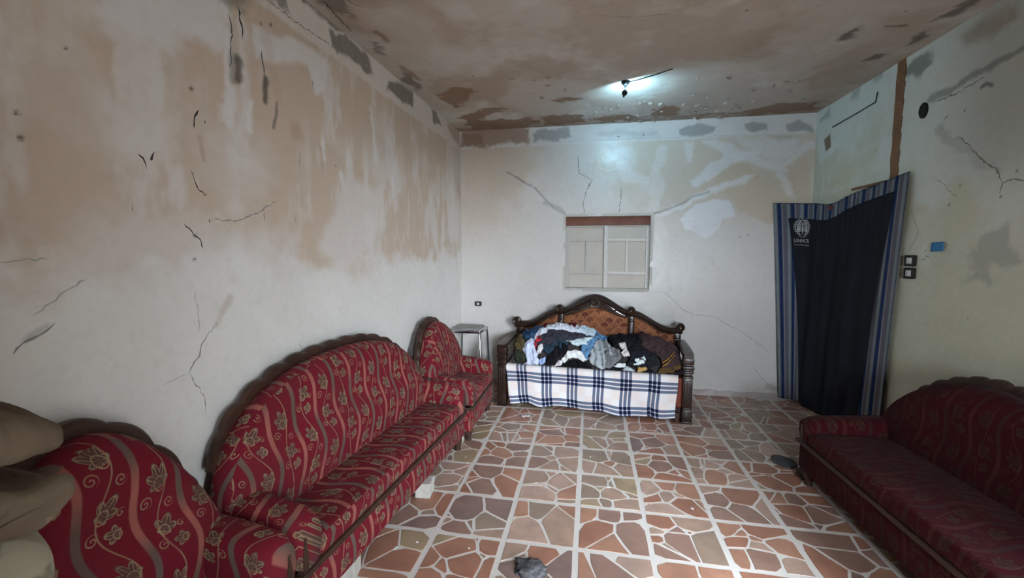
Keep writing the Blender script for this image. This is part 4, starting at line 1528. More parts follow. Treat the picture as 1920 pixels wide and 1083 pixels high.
def build_settee():
    root = empty('settee', ST, ST_A)
    hw, dp = .90, .70
    # front posts
    for sx in (-1, 1):
        bm = bmesh.new()
        cx_ = sx * hw
        for (w, a, b, bv) in ((.052, 0, .02, .004), (.047, .02, .13, .006), (.040, .13, .145, .003), (.042, .145, .43, .004), (.047, .43, .445, .003), (.040, .445, .475, .008), (.050, .475, .495, .006), (.044, .495, .51, .004), (.053, .51, .545, .010), (.045, .545, .56, .004), (.050, .56, .618, .008)):
            bm_box(bm, cx_ - w, cx_ + w, .045 - w, .045 + w, a, b, bv, 2)
        post = shade_auto(link('front_post', bm_mesh('front_post', bm), WOOD, root))
        for k in (-1, 0, 1):
            bm = bmesh.new()
            bm_box(bm, cx_ + k * .022 - .007, cx_ + k * .022 + .007, -.003, .006, .165, .41, .0035, 2)
            link('flute', bm_mesh('flute', bm), WOOD, post)
        # arm board with rounded front
        rings = []
        for i in range(15):
            s_ = i / 14
            y = -.02 + s_ * .66
            w = .055 * (.75 + .25 * math.sin(min(1, s_ * 6) * PI / 2)) * (1 - .25 * s_)
            z = .618 + .012 * math.sin(PI * s_) + .02 * s_
            rings.append([(cx_ - w, y, z + .004), (cx_ - w * .85, y, z), (cx_ + w * .85, y, z), (cx_ + w, y, z + .004), (cx_ + w, y, z + .026), (cx_ + w * .85, y, z + .034), (cx_ - w * .85, y, z + .034), (cx_ - w, y, z + .026)])
        arm = shade_auto(link('armrest', loft('armrest', rings), WOOD, root))
        me = lathe_mesh('arm_stud', [(.008, 0), (.010, .003), (.006, .006), (.001, .007)], 10, 'z', (cx_ + .01, .06, .655))
        link('arm_stud', me, BLACK_PLASTIC, arm)
        box('side_panel', cx_ - .018, cx_ + .018, .08, .62, .12, .44, WOOD, root, .004)
        box('rear_leg', cx_ - .035, cx_ + .035, .60, .67, 0, .46, WOOD, root, .006)
        box('small_foot', cx_ - sx * .085 - .022, cx_ - sx * .085 + .022, .005, .05, 0, .09, SOFA_WOOD, root, .006)
    box('seat_base', -hw + .04, hw - .04, .035, .66, .13, SEAT - .012, noisy('rust_seat_cloth', (.14, .03, .015), (.22, .05, .03), 20, .8), root, .02)
    # back frame
    yb = .63

    def top(x):
        a = abs(x)
        if a < .385:
            return .955 + .165 * (0.5 + 0.5 * math.cos(PI * a / .385)) ** .9 + .0
        t = (a - .385) / (.90 - .385)
        t = min(1, t)
        return .79 + .165 * (0.5 + 0.5 * math.cos(PI * min(1, t * 1.25)))
    box_specs = ((-.865, .035, .79), (.865, .035, .79), (-.385, .028, .95), (.385, .028, .95))
    for x, w, zt in box_specs:
        bm = bmesh.new()
        bm_box(bm, x - w, x + w, yb - .012, yb + .05, .40, zt, .006)
        bm_box(bm, x - w * .5, x + w * .5, yb - .024, yb - .01, .44, zt - .12, .006)
        bm_box(bm, x - w * .8, x + w * .8, yb - .03, yb - .01, zt - .11, zt - .075, .008)
        shade_auto(link('back_stile', bm_mesh('back_stile', bm), WOOD, root))
    for x0, x1 in ((-.91, -.385), (-.385, .385), (.385, .91)):
        rings = []
        n = 40
        for i in range(n + 1):
            x = x0 + (x1 - x0) * i / n
            z = top(x)
            rings.append([(x, yb - .035, z - .052), (x, yb - .045, z - .040), (x, yb - .048, z - .012), (x, yb - .030, z), (x, yb - .02, z + .012), (x, yb + .045, z + .012), (x, yb + .055, z), (x, yb + .055, z - .045), (x, yb + .045, z - .052)])
        shade_auto(link('top_rail', loft('top_rail', rings), WOOD, root), 50)
    box('lower_rail', -.87, .87, yb - .01, yb + .045, .40, .50, WOOD, root, .006)
    # roundels
    for x, z, r_, y in ((-.885, .812, .046, -.055), (.885, .812, .046, -.055), (-.385, .970, .046, -.058), (.385, .970, .046, -.058), (0, 1.055, .048, -.052)):
        rd = empty('roundel', (x, yb + y, z)); rd.parent = root
        me = lathe_mesh('roundel_disc', [(.001, -.028), (.010, -.029), (.016, -.022), (.022, -.018), (r_ * .72, -.024), (r_ * .95, -.018), (r_, -.006), (r_ * .98, .05), (r_ * .9, .06)], 24, 'y')
        shade_auto(link('roundel_disc', me, WOOD, rd))
    # padded panels
    for x0, x1 in ((-.835, -.413), (-.357, .357), (.413, .835)):
        n, m = 36, 24
        P = np.zeros((n, m, 3)); UV = np.zeros((n, m, 2))
        for i in range(n):
            x = x0 + (x1 - x0) * i / (n - 1)
            zt = top(x) - (.150 if abs(x) < .357 else .062) * 1.0
            if abs(x) < .357:
                zt = top(x) - .055 - .075 * math.cos(PI * x / .714 * .9)
            for j in range(m):
                z = .49 + (zt - .49) * j / (m - 1)
                ex = min(i, n - 1 - i) / 4.0
                ez = min(j, m - 1 - j) / 3.0
                pf = min(1, ex) ** .5 * min(1, ez) ** .5
                P[i, j] = (x, yb + .006 - .028 * pf, z)
                UV[i, j] = (x, z)
        o = link('back_panel', grid_mesh('back_panel', P, UV), FAN, root)
        md = o.modifiers.new('thick', 'SOLIDIFY'); md.thickness = .012
        if o.data.polygons[0].normal.y > 0: o.data.flip_normals()
    box('backing_board', -.85, .85, yb + .022, yb + .036, .45, .78, WOOD, root)
    # carved crescents under the central arch
    for sg in (-1, 1):
        rings = []
        for i in range(25):
            s_ = i / 24
            x = sg * (.045 + s_ * .30)
            zt = top(x) - .046
            zb = top(x) - .055 - .078 * math.cos(PI * x / .714 * .9)
            ztt = zt - .0
            y = yb - .018 - .006 * math.sin(PI * s_)
            rings.append([(x, y, zb - .004), (x, y - .008, (zb + ztt) / 2), (x, y, ztt), (x, yb + .02, ztt), (x, yb + .02, zb - .004)])
        ap = shade_auto(link('carved_apron', loft('carved_apron', rings), WOOD_GLOSS, root), 50)
        # raised leaf scroll
        pts = []
        for i in range(22):
            t = i / 21
            x = sg * (.075 + t * .16)
            zc = top(x) - .052 - .035 * math.cos(PI * x / .714 * .9)
            pts.append((x, yb - .030, zc + .014 * math.sin(t * 2 * PI * 1.3)))
        tube('leaf_scroll', pts, [.004 + .006 * math.sin(PI * i / 21) for i in range(22)], WOOD, ap, 8)
    tag(root, 'carved dark wood settee with camel back and rust fan-patterned panels', 'settee')
    return root



SETTEE = build_settee()
ST_M = Matrix.Translation(ST) @ Matrix.Rotation(ST_A, 4, 'Z')
ST_MN = np.array(ST_M)


def st_world(P):
    return P @ ST_MN[:3, :3].T + ST_MN[:3, 3]


def build_sheet():
    n, m = 170, 110
    s = np.linspace(0, 1, n)[:, None] * np.ones(m)[None]
    t = np.linspace(0, 1, m)[None] * np.ones(n)[:, None]
    top_len, drop = .50, .415
    L = top_len + drop
    d = t * L
    x = -.862 + 1.682 * s
    fold = np.sin(x * 11 + .6) * .5 + np.sin(x * 23.0 + 1.9) * .35 + np.sin(x * 5.1) * .5
    over = np.clip((d - top_len) / drop, 0, 1)
    r = .03
    y = np.where(d < top_len, .53 - d, .03)
    z = np.where(d < top_len, SEAT + .006, SEAT + .006 - (d - top_len))
    # soften the front edge
    e = np.clip((d - (top_len - .04)) / .08, 0, 1)
    inb = (e > 0) & (e < 1)
    ang = e * PI / 2
    y = np.where(inb, .03 + .04 - .05 * np.sin(ang), y - np.where(d >= top_len, .01, 0))
    z = np.where(inb, SEAT + .006 - .05 * (1 - np.cos(ang)) + .01 * e, z)
    y = y - over ** 1.2 * (.022 + .022 * fold) - .004 * np.sin(d * 40 + x * 7) * over
    # hem: pulled in at the left, a raised pleat on the right
    x = x + over * (.060 * (1 - s) ** 3 - .02 * s ** 4) + .008 * np.sin(d * 14) * over
    hem = .012 * np.sin(x * 6.0 + 2.4) + .010 * np.sin(x * 15) - .035 * np.exp(-((x + .60) / .10) ** 2) * -1 - .012 * np.exp(-((x - .66) / .07) ** 2)
    z = z + over * hem + over * .010
    pl_ = np.exp(-((x - .565) / .016) ** 2)
    y = y + over * pl_ * .035
    z = np.maximum(z, .006)
    top_w = np.clip(1 - over * 3, 0, 1)
    z = z + top_w * .004 * np.sin(x * 17) * np.sin(d * 21)
    P = st_world(np.stack([x, y, z], -1))
    UV = np.stack([-.862 + 1.682 * s, -(d - top_len)], -1)
    o = link('plaid_sheet', grid_mesh('plaid_sheet', P, UV), PLAID)
    if o.data.polygons[n // 2 * (m - 1) + 5].normal.z < 0: o.data.flip_normals()
    md = o.modifiers.new('thick', 'SOLIDIFY'); md.thickness = .003; md.offset = -1
    tag(o, 'blue and cream plaid sheet draped over the settee seat', 'sheet')


build_sheet()


# ================================================================ clothes on the settee
def cloth_mat(name, c, var=.25, scale=16):
    m = M('cloth_' + name, .9, .15, c)
    p = m.wpos()
    n = m.noise(p, scale, 4, .6)
    m.color(m.mix(n, tuple(x * (1 - var) for x in c), tuple(min(1, x * (1 + var)) for x in c)))
    m.bump(m.noise(p, 38, 4, .6, 1.2), .7, .014)
    return m.m


def amp(x):
    x = np.asarray(x, float)
    left = .345 * np.exp(-np.abs((x + .36) / .52) ** 4)
    right = .255 * np.exp(-np.abs((x - .46) / .46) ** 4)
    a = np.maximum(left, right) + .04 * np.exp(-((x - .03) / .12) ** 2) * 0
    return np.maximum(a, .02) + .018 * np.sin(x * 13) * (np.maximum(left, right) > .1)


def mound(x, t):
    """point on the pile in settee coordinates and its outward normal"""
    A = amp(x)
    q = np.clip(t, 0, 1) * PI / 2
    lump = .022 * (fbm(x * 9 + 30, t * 4 + 3, 5, 3) - .5) * 2
    y = .045 + .40 * (1 - np.cos(q)) + np.maximum(t - 1, 0) * .30
    z = SEAT + .012 + A * np.sin(q) - np.maximum(t - 1, 0) * A * .25
    ny, nz = -np.cos(q) * .75 - .1, np.sin(q) * .9 + .25
    l = np.hypot(ny, nz)
    ny, nz = ny / l, nz / l
    return np.stack([x, y + ny * lump, z + nz * lump], -1), np.stack([x * 0, ny, nz], -1)


_gx, _gt = np.meshgrid(np.linspace(-.86, .86, 420), np.linspace(0, 1.25, 200), indexing='ij')
_gp = st_world(mound(_gx, _gt)[0]) - CAMP
_gz = _gp @ FW
_gu, _gv = CX + F * (_gp @ RT) / _gz, CY - F * (_gp @ UP) / _gz


def pix_to_xt(px, py):
    d = (_gu - px) ** 2 + (_gv - py) ** 2
    k = np.unravel_index(np.argmin(d), d.shape)
    return float(_gx[k]), float(_gt[k])


def garment(name, label, cat, poly, col, layer, thick=.016, fold=.010, fdir=0.6, ff=34, seed=0, stripes=None):
    pts = []
    for (a, b) in poly:
        pts.append(pix_to_xt(960 + a / 5.647, 580 + b / 5.647))
    pts = np.array(pts)
    # t is stretched to metres for distances
    TS = .50
    q = pts * np.array([1, TS])
    x0, y0 = q.min(0) - .01
    x1, y1 = q.max(0) + .01
    h = .0062
    nx, ny = max(4, int((x1 - x0) / h)), max(4, int((y1 - y0) / h))
    gx, gy = np.meshgrid(np.linspace(x0, x1, nx), np.linspace(y0, y1, ny), indexing='ij')
    wx = gx + (fbm(gx * 22, gy * 22, seed + 3, 3) - .5) * .030
    wy = gy + (fbm(gx * 22 + 9, gy * 22, seed + 5, 3) - .5) * .030
    inside = np.zeros(gx.shape, bool)
    dm = np.full(gx.shape, 9.0)
    n = len(q)
    for i in range(n):
        a, b = q[i], q[(i + 1) % n]
        ab = b - a
        t = np.clip(((wx - a[0]) * ab[0] + (wy - a[1]) * ab[1]) / (ab @ ab + 1e-12), 0, 1)
        dm = np.minimum(dm, np.hypot(wx - a[0] - t * ab[0], wy - a[1] - t * ab[1]))
        inside ^= ((a[1] > wy) != (b[1] > wy)) & (wx < (b[0] - a[0]) * (wy - a[1]) / (b[1] - a[1] + 1e-12) + a[0])
    sd = np.where(inside, dm, -dm)
    P, N = mound(gx, np.maximum(gy / TS, 0.0))
    ph = (gx * math.cos(fdir) + gy * math.sin(fdir)) * ff + 3.5 * fbm(gx * 7, gy * 7, seed + 11, 3)
    rid = (1 - np.abs(np.sin(ph))) ** 1.4
    off = layer + thick * (1 - np.exp(-np.maximum(sd, 0) / .012)) + 2.5 * fold * rid * sstep(0, .03, sd) + (np.abs(fbm(gx * 19 + gy * 9, gy * 24, seed, 3) - .5)) * -.065 * sstep(0, .02, sd) + .006
    off = np.where(sd < 0, layer - .010, off)
    P = st_world(P + N * off[..., None])
    vin = sd > -.004
    keep = vin[:-1, :-1] & vin[1:, :-1] & vin[1:, 1:] & vin[:-1, 1:]
    me = grid_mesh(name, P, keep=keep)
    bm = bmesh.new(); bm.from_mesh(me)
    bmesh.ops.delete(bm, geom=[v for v in bm.verts if not v.link_faces], context='VERTS')
    bm.to_mesh(me); bm.free()
    if len(me.polygons) and sum(p.normal.z - p.normal.y for p in me.polygons) < 0: me.flip_normals()
    cen = np.mean([v.co[:] for v in me.vertices], 0)
    if max(col) > .3: col = tuple(min(.85, c * 1.25) for c in col)
    o = link(name, me, cloth_mat(name + str(seed), col))
    md = o.modifiers.new('thick', 'SOLIDIFY'); md.thickness = .005; md.offset = -1
    tag(o, label, cat, 'clothes heaped on the settee')
    return o


def build_clothes():
    n, m = 120, 60
    gx, gt = np.meshgrid(np.linspace(-.80, .80, n), np.linspace(-.0, 1.5, m), indexing='ij')
    P, N = mound(gx, gt)
    P[:, 0, 2] = SEAT + .010
    wr_ = (1 - np.abs(np.sin(gx * 30 + 6 * fbm(gx * 6, gt * 3, 4, 3)))) * .010
    P = P + N * (wr_ - .012)[..., None]
    P[..., 2] = np.maximum(P[..., 2], SEAT + .011)
    o = link('blanket', grid_mesh('blanket', st_world(P)), cloth_mat('under', (.05, .042, .042)))  # dark underlayer added to fill the gaps between garments
    if o.data.polygons[m * 20].normal.z < 0: o.data.flip_normals()
    tag(o, 'dark crumpled filler layer beneath the heap of clothes', 'blanket')
    G = [
        ('t_shirt', 'maroon t-shirt peeking out at the top left of the heap', 'shirt', [(265, 165), (300, 142), (400, 135), (445, 180), (440, 215), (330, 225), (280, 210)], (.16, .012, .025), .004, {}),
        ('jeans', 'navy denim jeans folded at the upper left end of the heap', 'jeans', [(95, 280), (150, 215), (230, 185), (350, 175), (350, 225), (260, 265), (235, 320), (120, 320)], (.035, .085, .17), .008, {}),
        ('trousers', 'khaki brown trousers against the left arm of the settee', 'trousers', [(0, 300), (50, 230), (110, 270), (135, 380), (120, 470), (60, 470), (15, 400)], (.13, .095, .045), .004, {}),
        ('jacket', 'dark olive green jacket at the lower left end of the heap', 'jacket', [(40, 430), (110, 440), (150, 500), (140, 550), (60, 560), (30, 500)], (.035, .042, .028), .012, {}),
        ('shirt', 'wide lavender-white shirt draped across the top left of the heap', 'shirt', [(225, 330), (245, 270), (320, 215), (420, 180), (520, 165), (640, 195), (720, 205), (900, 285), (890, 320), (760, 270), (640, 262), (480, 225), (400, 240), (320, 280), (265, 340)], (.55, .58, .72), .010, dict(thick=.024)),
        ('shirt', 'pale lavender striped shirt hanging down the left of the heap', 'shirt', [(115, 430), (150, 360), (200, 315), (245, 320), (240, 420), (290, 450), (270, 500), (305, 545), (270, 600), (130, 600), (165, 530)], (.47, .52, .70), .014, dict(fdir=0.1, ff=42)),
        ('cap', 'small maroon and navy bundle behind the pale blue shirt', 'clothing', [(595, 200), (600, 150), (640, 118), (705, 120), (730, 175), (680, 225), (620, 225)], (.10, .012, .03), .006, dict(thick=.03)),
        ('shirt', 'sky blue shirt at the top middle of the heap', 'shirt', [(680, 225), (720, 175), (790, 150), (850, 180), (905, 225), (910, 310), (860, 310), (780, 275), (700, 250)], (.44, .56, .74), .018, dict(thick=.026)),
        ('jersey', 'dark charcoal sports jersey in the middle of the left heap', 'jersey', [(240, 400), (255, 320), (330, 265), (420, 215), (480, 230), (560, 240), (720, 262), (840, 305), (700, 340), (560, 360), (420, 410), (330, 410)], (.045, .045, .062), .014, dict(fdir=1.0)),
        ('scarf', 'bright red strip of cloth on the left of the heap', 'scarf', [(235, 380), (262, 318), (300, 300), (325, 305), (310, 340), (275, 385), (250, 420)], (.48, .025, .035), .030, dict(thick=.012)),
        ('jacket', 'dark teal blue jacket under the charcoal jersey', 'jacket', [(330, 410), (440, 350), (470, 320), (560, 330), (600, 380), (560, 440), (440, 460), (390, 480), (345, 450)], (.025, .05, .075), .020, {}),
        ('sweater', 'black sweater hanging over the front left of the heap', 'sweater', [(365, 560), (390, 490), (440, 420), (560, 360), (600, 420), (570, 470), (510, 505), (465, 560), (445, 615), (370, 595)], (.008, .008, .011), .030, {}),
        ('shirt', 'crumpled ice blue shirt in the centre of the heap', 'shirt', [(560, 350), (640, 345), (760, 320), (880, 320), (865, 375), (790, 410), (740, 395), (700, 390), (640, 380)], (.52, .62, .76), .022, dict(fdir=1.2)),
        ('jeans', 'steel blue denim shirt spilling down the centre of the heap', 'shirt', [(860, 250), (900, 205), (950, 215), (1010, 310), (1000, 365), (930, 345), (860, 420), (830, 500), (780, 540), (735, 470), (730, 420), (800, 380), (880, 320)], (.10, .22, .38), .026, dict(fdir=.2)),
        ('t_shirt', 'white and pale green t-shirt low in the middle of the heap', 'shirt', [(520, 545), (590, 455), (680, 430), (750, 460), (805, 540), (760, 565), (690, 520), (620, 520), (560, 580)], (.66, .72, .69), .024, {}),
        ('beanie', 'round black woollen bundle at the front edge of the heap', 'clothing', [(495, 635), (535, 585), (620, 548), (720, 540), (800, 575), (865, 640), (840, 680), (700, 692), (560, 675)], (.006, .006, .007), .034, dict(thick=.045, fold=.006)),
        ('shirt', 'light grey shirt with soft folds right of the middle', 'shirt', [(815, 520), (850, 430), (910, 350), (975, 355), (1060, 430), (1110, 450), (1080, 560), (1020, 620), (960, 645), (890, 610), (835, 575)], (.33, .36, .38), .032, dict(fdir=.3, ff=46, fold=.014)),
        ('sweater', 'mid grey sweater overlapping the light grey shirt', 'sweater', [(990, 470), (1060, 430), (1140, 460), (1160, 540), (1090, 580), (1020, 640), (950, 605), (960, 540)], (.19, .195, .205), .044, {}),
        ('jumper', 'large black jumper across the top right of the heap', 'jumper', [(1005, 310), (1060, 275), (1180, 245), (1330, 285), (1400, 380), (1450, 440), (1300, 450), (1240, 470), (1190, 410), (1090, 420), (1040, 360)], (.012, .012, .016), .010, dict(thick=.03)),
        ('trousers', 'black trousers running down towards the lower right of the heap', 'trousers', [(1210, 470), (1300, 440), (1420, 440), (1520, 500), (1545, 590), (1440, 630), (1400, 610), (1280, 610), (1215, 600), (1235, 520)], (.017, .018, .024), .022, dict(thick=.03)),
        ('hoodie', 'plum brown hoodie with two yellow stripes at the right end', 'hoodie', [(1320, 340), (1340, 300), (1500, 320), (1640, 370), (1740, 420), (1790, 540), (1790, 600), (1700, 650), (1580, 625), (1555, 530), (1450, 460), (1360, 410)], (.062, .038, .042), .018, dict(thick=.035, fold=.012)),
        ('sock', 'white and brown sock between the grey sweater and the black trousers', 'sock', [(1125, 400), (1200, 385), (1215, 450), (1250, 520), (1185, 530), (1155, 490), (1185, 445), (1135, 435)], (.62, .58, .57), .048, {}),
        ('cloth', 'white folded cloth lying on the black trousers', 'cloth', [(1285, 600), (1300, 545), (1400, 518), (1420, 545), (1410, 580), (1310, 608)], (.56, .64, .65), .056, dict(fold=.003)),
        ('cloth', 'thin white cloth strip under the mid grey sweater', 'cloth', [(1060, 615), (1110, 580), (1205, 575), (1215, 612), (1120, 632)], (.62, .68, .70), .030, {}),
        ('leggings', 'flat black leggings at the front edge right of the middle', 'leggings', [(975, 655), (1020, 615), (1160, 618), (1175, 665), (1060, 680), (1000, 675)], (.008, .008, .012), .038, {}),
        ('t_shirt', 'small grey-blue t-shirt at the front edge of the heap', 'shirt', [(1165, 650), (1220, 610), (1305, 645), (1280, 695), (1200, 688)], (.40, .47, .50), .040, {}),
        ('bag', 'tan bag with black straps at the front right of the heap', 'bag', [(1315, 670), (1335, 620), (1410, 615), (1425, 650), (1400, 700), (1340, 705)], (.42, .27, .10), .044, dict(thick=.03, fold=.004)),
        ('shoe', 'navy black shoe beside the tan bag', 'shoe', [(1370, 680), (1400, 645), (1490, 645), (1510, 690), (1460, 725), (1390, 715)], (.008, .010, .022), .050, dict(thick=.04, fold=.003)),
        ('jacket', 'brown olive jacket under the striped hoodie', 'jacket', [(1530, 670), (1560, 630), (1690, 600), (1790, 590), (1800, 630), (1710, 675), (1600, 695)], (.11, .065, .025), .030, {}),
        ('trousers', 'dark plum trousers drooping over the right front edge', 'trousers', [(1630, 720), (1680, 680), (1800, 640), (1850, 690), (1770, 735), (1690, 750)], (.022, .012, .016), .034, {}),
        ('towel', 'small white rag beside the red strip on the left', 'towel', [(262, 450), (290, 405), (330, 385), (348, 430), (315, 475), (275, 475)], (.66, .66, .72), .036, {}),
        ('shirt', 'blue checked shirt at the lower left front of the heap', 'shirt', [(280, 575), (300, 520), (365, 500), (370, 560), (320, 605)], (.26, .38, .60), .026, {}),
        ('shirt', 'off-white shirt beneath the black sweater at the front', 'shirt', [(360, 620), (450, 590), (500, 545), (545, 545), (540, 600), (490, 640), (400, 640)], (.58, .57, .60), .022, {}),
        ('cloth', 'pale teal cloth flat on the sheet at the lower left', 'cloth', [(110, 600), (200, 590), (320, 600), (350, 630), (200, 628)], (.36, .46, .48), .008, dict(thick=.008, fold=.004)),
    ]
    for k, (nm, lb, ct, poly, col, ly, kw) in enumerate(G):
        o = garment(nm, lb, ct, poly, col, ly, seed=k * 13 + 5, **kw)
        if nm == 'hoodie':
            HOOD.append(o)


HOOD = []
build_clothes()


def surf_ribbon(name, pix, width, col, layer, parent, seed=1):
    """ribbon that follows the pile (a stripe sewn on a garment)"""
    pts = [pix_to_xt(960 + a / 5.647, 580 + b / 5.647) for a, b in pix]
    n = 24
    rows = []
    for i in range(n):
        s = i / (n - 1) * (len(pts) - 1)
        k = min(int(s), len(pts) - 2)
        f = s - k
        x = pts[k][0] * (1 - f) + pts[k + 1][0] * f
        t = pts[k][1] * (1 - f) + pts[k + 1][1] * f
        rows.append((x, t))
    P = np.zeros((n, 3, 3))
    for i, (x, t) in enumerate(rows):
        for j in range(3):
            p, nn = mound(np.array(x), np.array(t + (j - 1) * width / .5))
            P[i, j] = st_world(p + nn * layer)
    o = link(name, grid_mesh(name, P), cloth_mat(name + str(seed), col), parent)
    md = o.modifiers.new('thick', 'SOLIDIFY'); md.thickness = .002
    return o


for dy in (0, 32):
    o = surf_ribbon('yellow_stripe', [(1588, 588 + dy), (1640, 565 + dy), (1690, 525 + dy), (1712, 500 + dy)], .0042, (.55, .26, .02), .075, HOOD[0], dy)
    o['label'] = 'yellow stripe'


# ================================================================ chrome stool in the corner
def build_stool():
    c = (-1.335, 4.63)
    h, s = .752, .158
    root = empty('stool', (c[0], c[1], 0), math.radians(-2))
    for sx in (-1, 1):
        for sy in (-1, 1):
            pts = [(sx * (s + .02), sy * (s + .02), 0.0), (sx * (s + .008), sy * (s + .008), h * .55), (sx * (s - .004), sy * (s - .004), h - .06), (sx * (s - .02), sy * (s - .02), h - .022)]
            tube('leg', pts, .0115, CHROME, root, 12)
    ring = [(-s - .006, -s - .006, .25), (s + .006, -s - .006, .25), (s + .006, s + .006, .25), (-s - .006, s + .006, .25), (-s - .006, -s - .006, .25)]
    tube('stretcher', ring, .008, CHROME, root, 8)
    bm = bmesh.new()
    bm_box(bm, -s - .008, s + .008, -s - .008, s + .008, h - .045, h - .012, .008, 2)
    shade_auto(link('seat_rim', bm_mesh('seat_rim', bm), CHROME, root))
    bm = bmesh.new()
    bm_box(bm, -s + .004, s - .035, -s - .002, s - .004, h - .012, h + .006, .006, 2)
    seat = shade_auto(link('seat', bm_mesh('seat', bm), noisy('grey_worn_seat', (.30, .29, .27), (.22, .21, .20), 14, .5), root))
    me = lathe_mesh('bolt_hole', [(.012, h + .0062), (.012, h + .008), (.001, h + .0082)], 12, 'z', (.02, -.08, 0))
    link('bolt_cap', me, BLACK_PLASTIC, seat)
    tag(root, 'chrome square stool standing in the far left corner', 'stool')


build_stool()


# ================================================================ curtain across the corner doorway
def _path(pts):
    """smooth, evenly spaced plan path"""
    pts = np.array(pts, float)
    for _ in range(3):       # Chaikin corner cutting keeps the ends
        q = [pts[0]]
        for a, b in zip(pts[:-1], pts[1:]):
            q += [a * .75 + b * .25, a * .25 + b * .75]
        q.append(pts[-1])
        pts = np.array(q)
    l = np.concatenate([[0], np.cumsum(np.hypot(*np.diff(pts, axis=0).T))])
    s_ = np.linspace(0, 1, 200)
    return s_, np.interp(s_ * l[-1], l, pts[:, 0]), np.interp(s_ * l[-1], l, pts[:, 1])


C_TOP = _path([(1.872, D - .030), (2.06, D - .036), (2.185, D - .055), (2.222, D - .20), (2.225, 4.3), (XR - .030, 3.565)])
C_BOT = _path([(2.015, D - .050), (2.10, D - .075), (2.165, D - .17), (2.185, D - .40), (2.20, 4.2), (XR - .035, 3.68)])


def curtain_point(u, v, off=0.0):
    """u: 0 left (nailed to the back wall) .. 1 right (nailed to the right wall); v: 0 top .. 1 bottom"""
    u = np.asarray(u, float); v = np.asarray(v, float)

    def plan(uu):
        a = np.stack([np.interp(uu, C_TOP[0], C_TOP[1]), np.interp(uu, C_TOP[0], C_TOP[2])], -1)
        b = np.stack([np.interp(uu, C_BOT[0], C_BOT[1]), np.interp(uu, C_BOT[0], C_BOT[2])], -1)
        w = (v ** .9)[..., None]
        return a * (1 - w) + b * w
    c = plan(u)
    tg = plan(np.clip(u + .02, 0, 1)) - plan(np.clip(u - .02, 0, 1))
    tg /= np.linalg.norm(tg, axis=-1, keepdims=True)
    n = np.stack([tg[..., 1], -tg[..., 0]], -1)       # towards the room
    z0 = 2.105 + .06 * u - .045 * np.sin(PI * np.clip(u, 0, 1)) ** 1.2 - .040 * np.exp(-((u - .40) / .13) ** 2)
    z1 = .035 + .02 * np.sin(u * 9) ** 2
    z = z0 * (1 - v) + z1 * v
    e = np.sin(PI * np.clip(u, 0, 1)) ** .6
    fold = (.016 * np.sin(u * 21 + v * 2.5) + .012 * np.sin(u * 47 + 1 + v * 1.2) + .022 * np.sin(u * 9 + 1.2) + .030) * (.12 + .88 * v) * e
    ruf = .005 * np.sin(u * 130) * (1 - v) ** 6 * e
    h = (fold + ruf + off)[..., None] * n
    return np.concatenate([c + h, z[..., None]], -1)


def stripe_mat():
    m = M('striped_curtain_cloth', .85, .15)
    u, v = m.uv()
    x = u / 0.125 + 0.02
    k = x.floor(); f = x - k

    def band(a, b):
        return f.gt(a) * f.lt(b)
    c = m.mix(band(.0, .22), (.105, .11, .13), (.19, .215, .225))
    c = m.mix(band(.30, .55), c, (.008, .022, .085))
    c = m.mix(band(.60, .68), c, (.20, .20, .22))
    c = m.mix(band(.72, .88), c, (.115, .10, .13))
    n = m.noise(m.pos(), 12, 4)
    c = m.mix((n - .4).clamp() * .7, c, (.08, .08, .09))
    m.color(c)
    m.bump(m.noise(m.pos(), 200, 2), .3, .003)
    return m.m


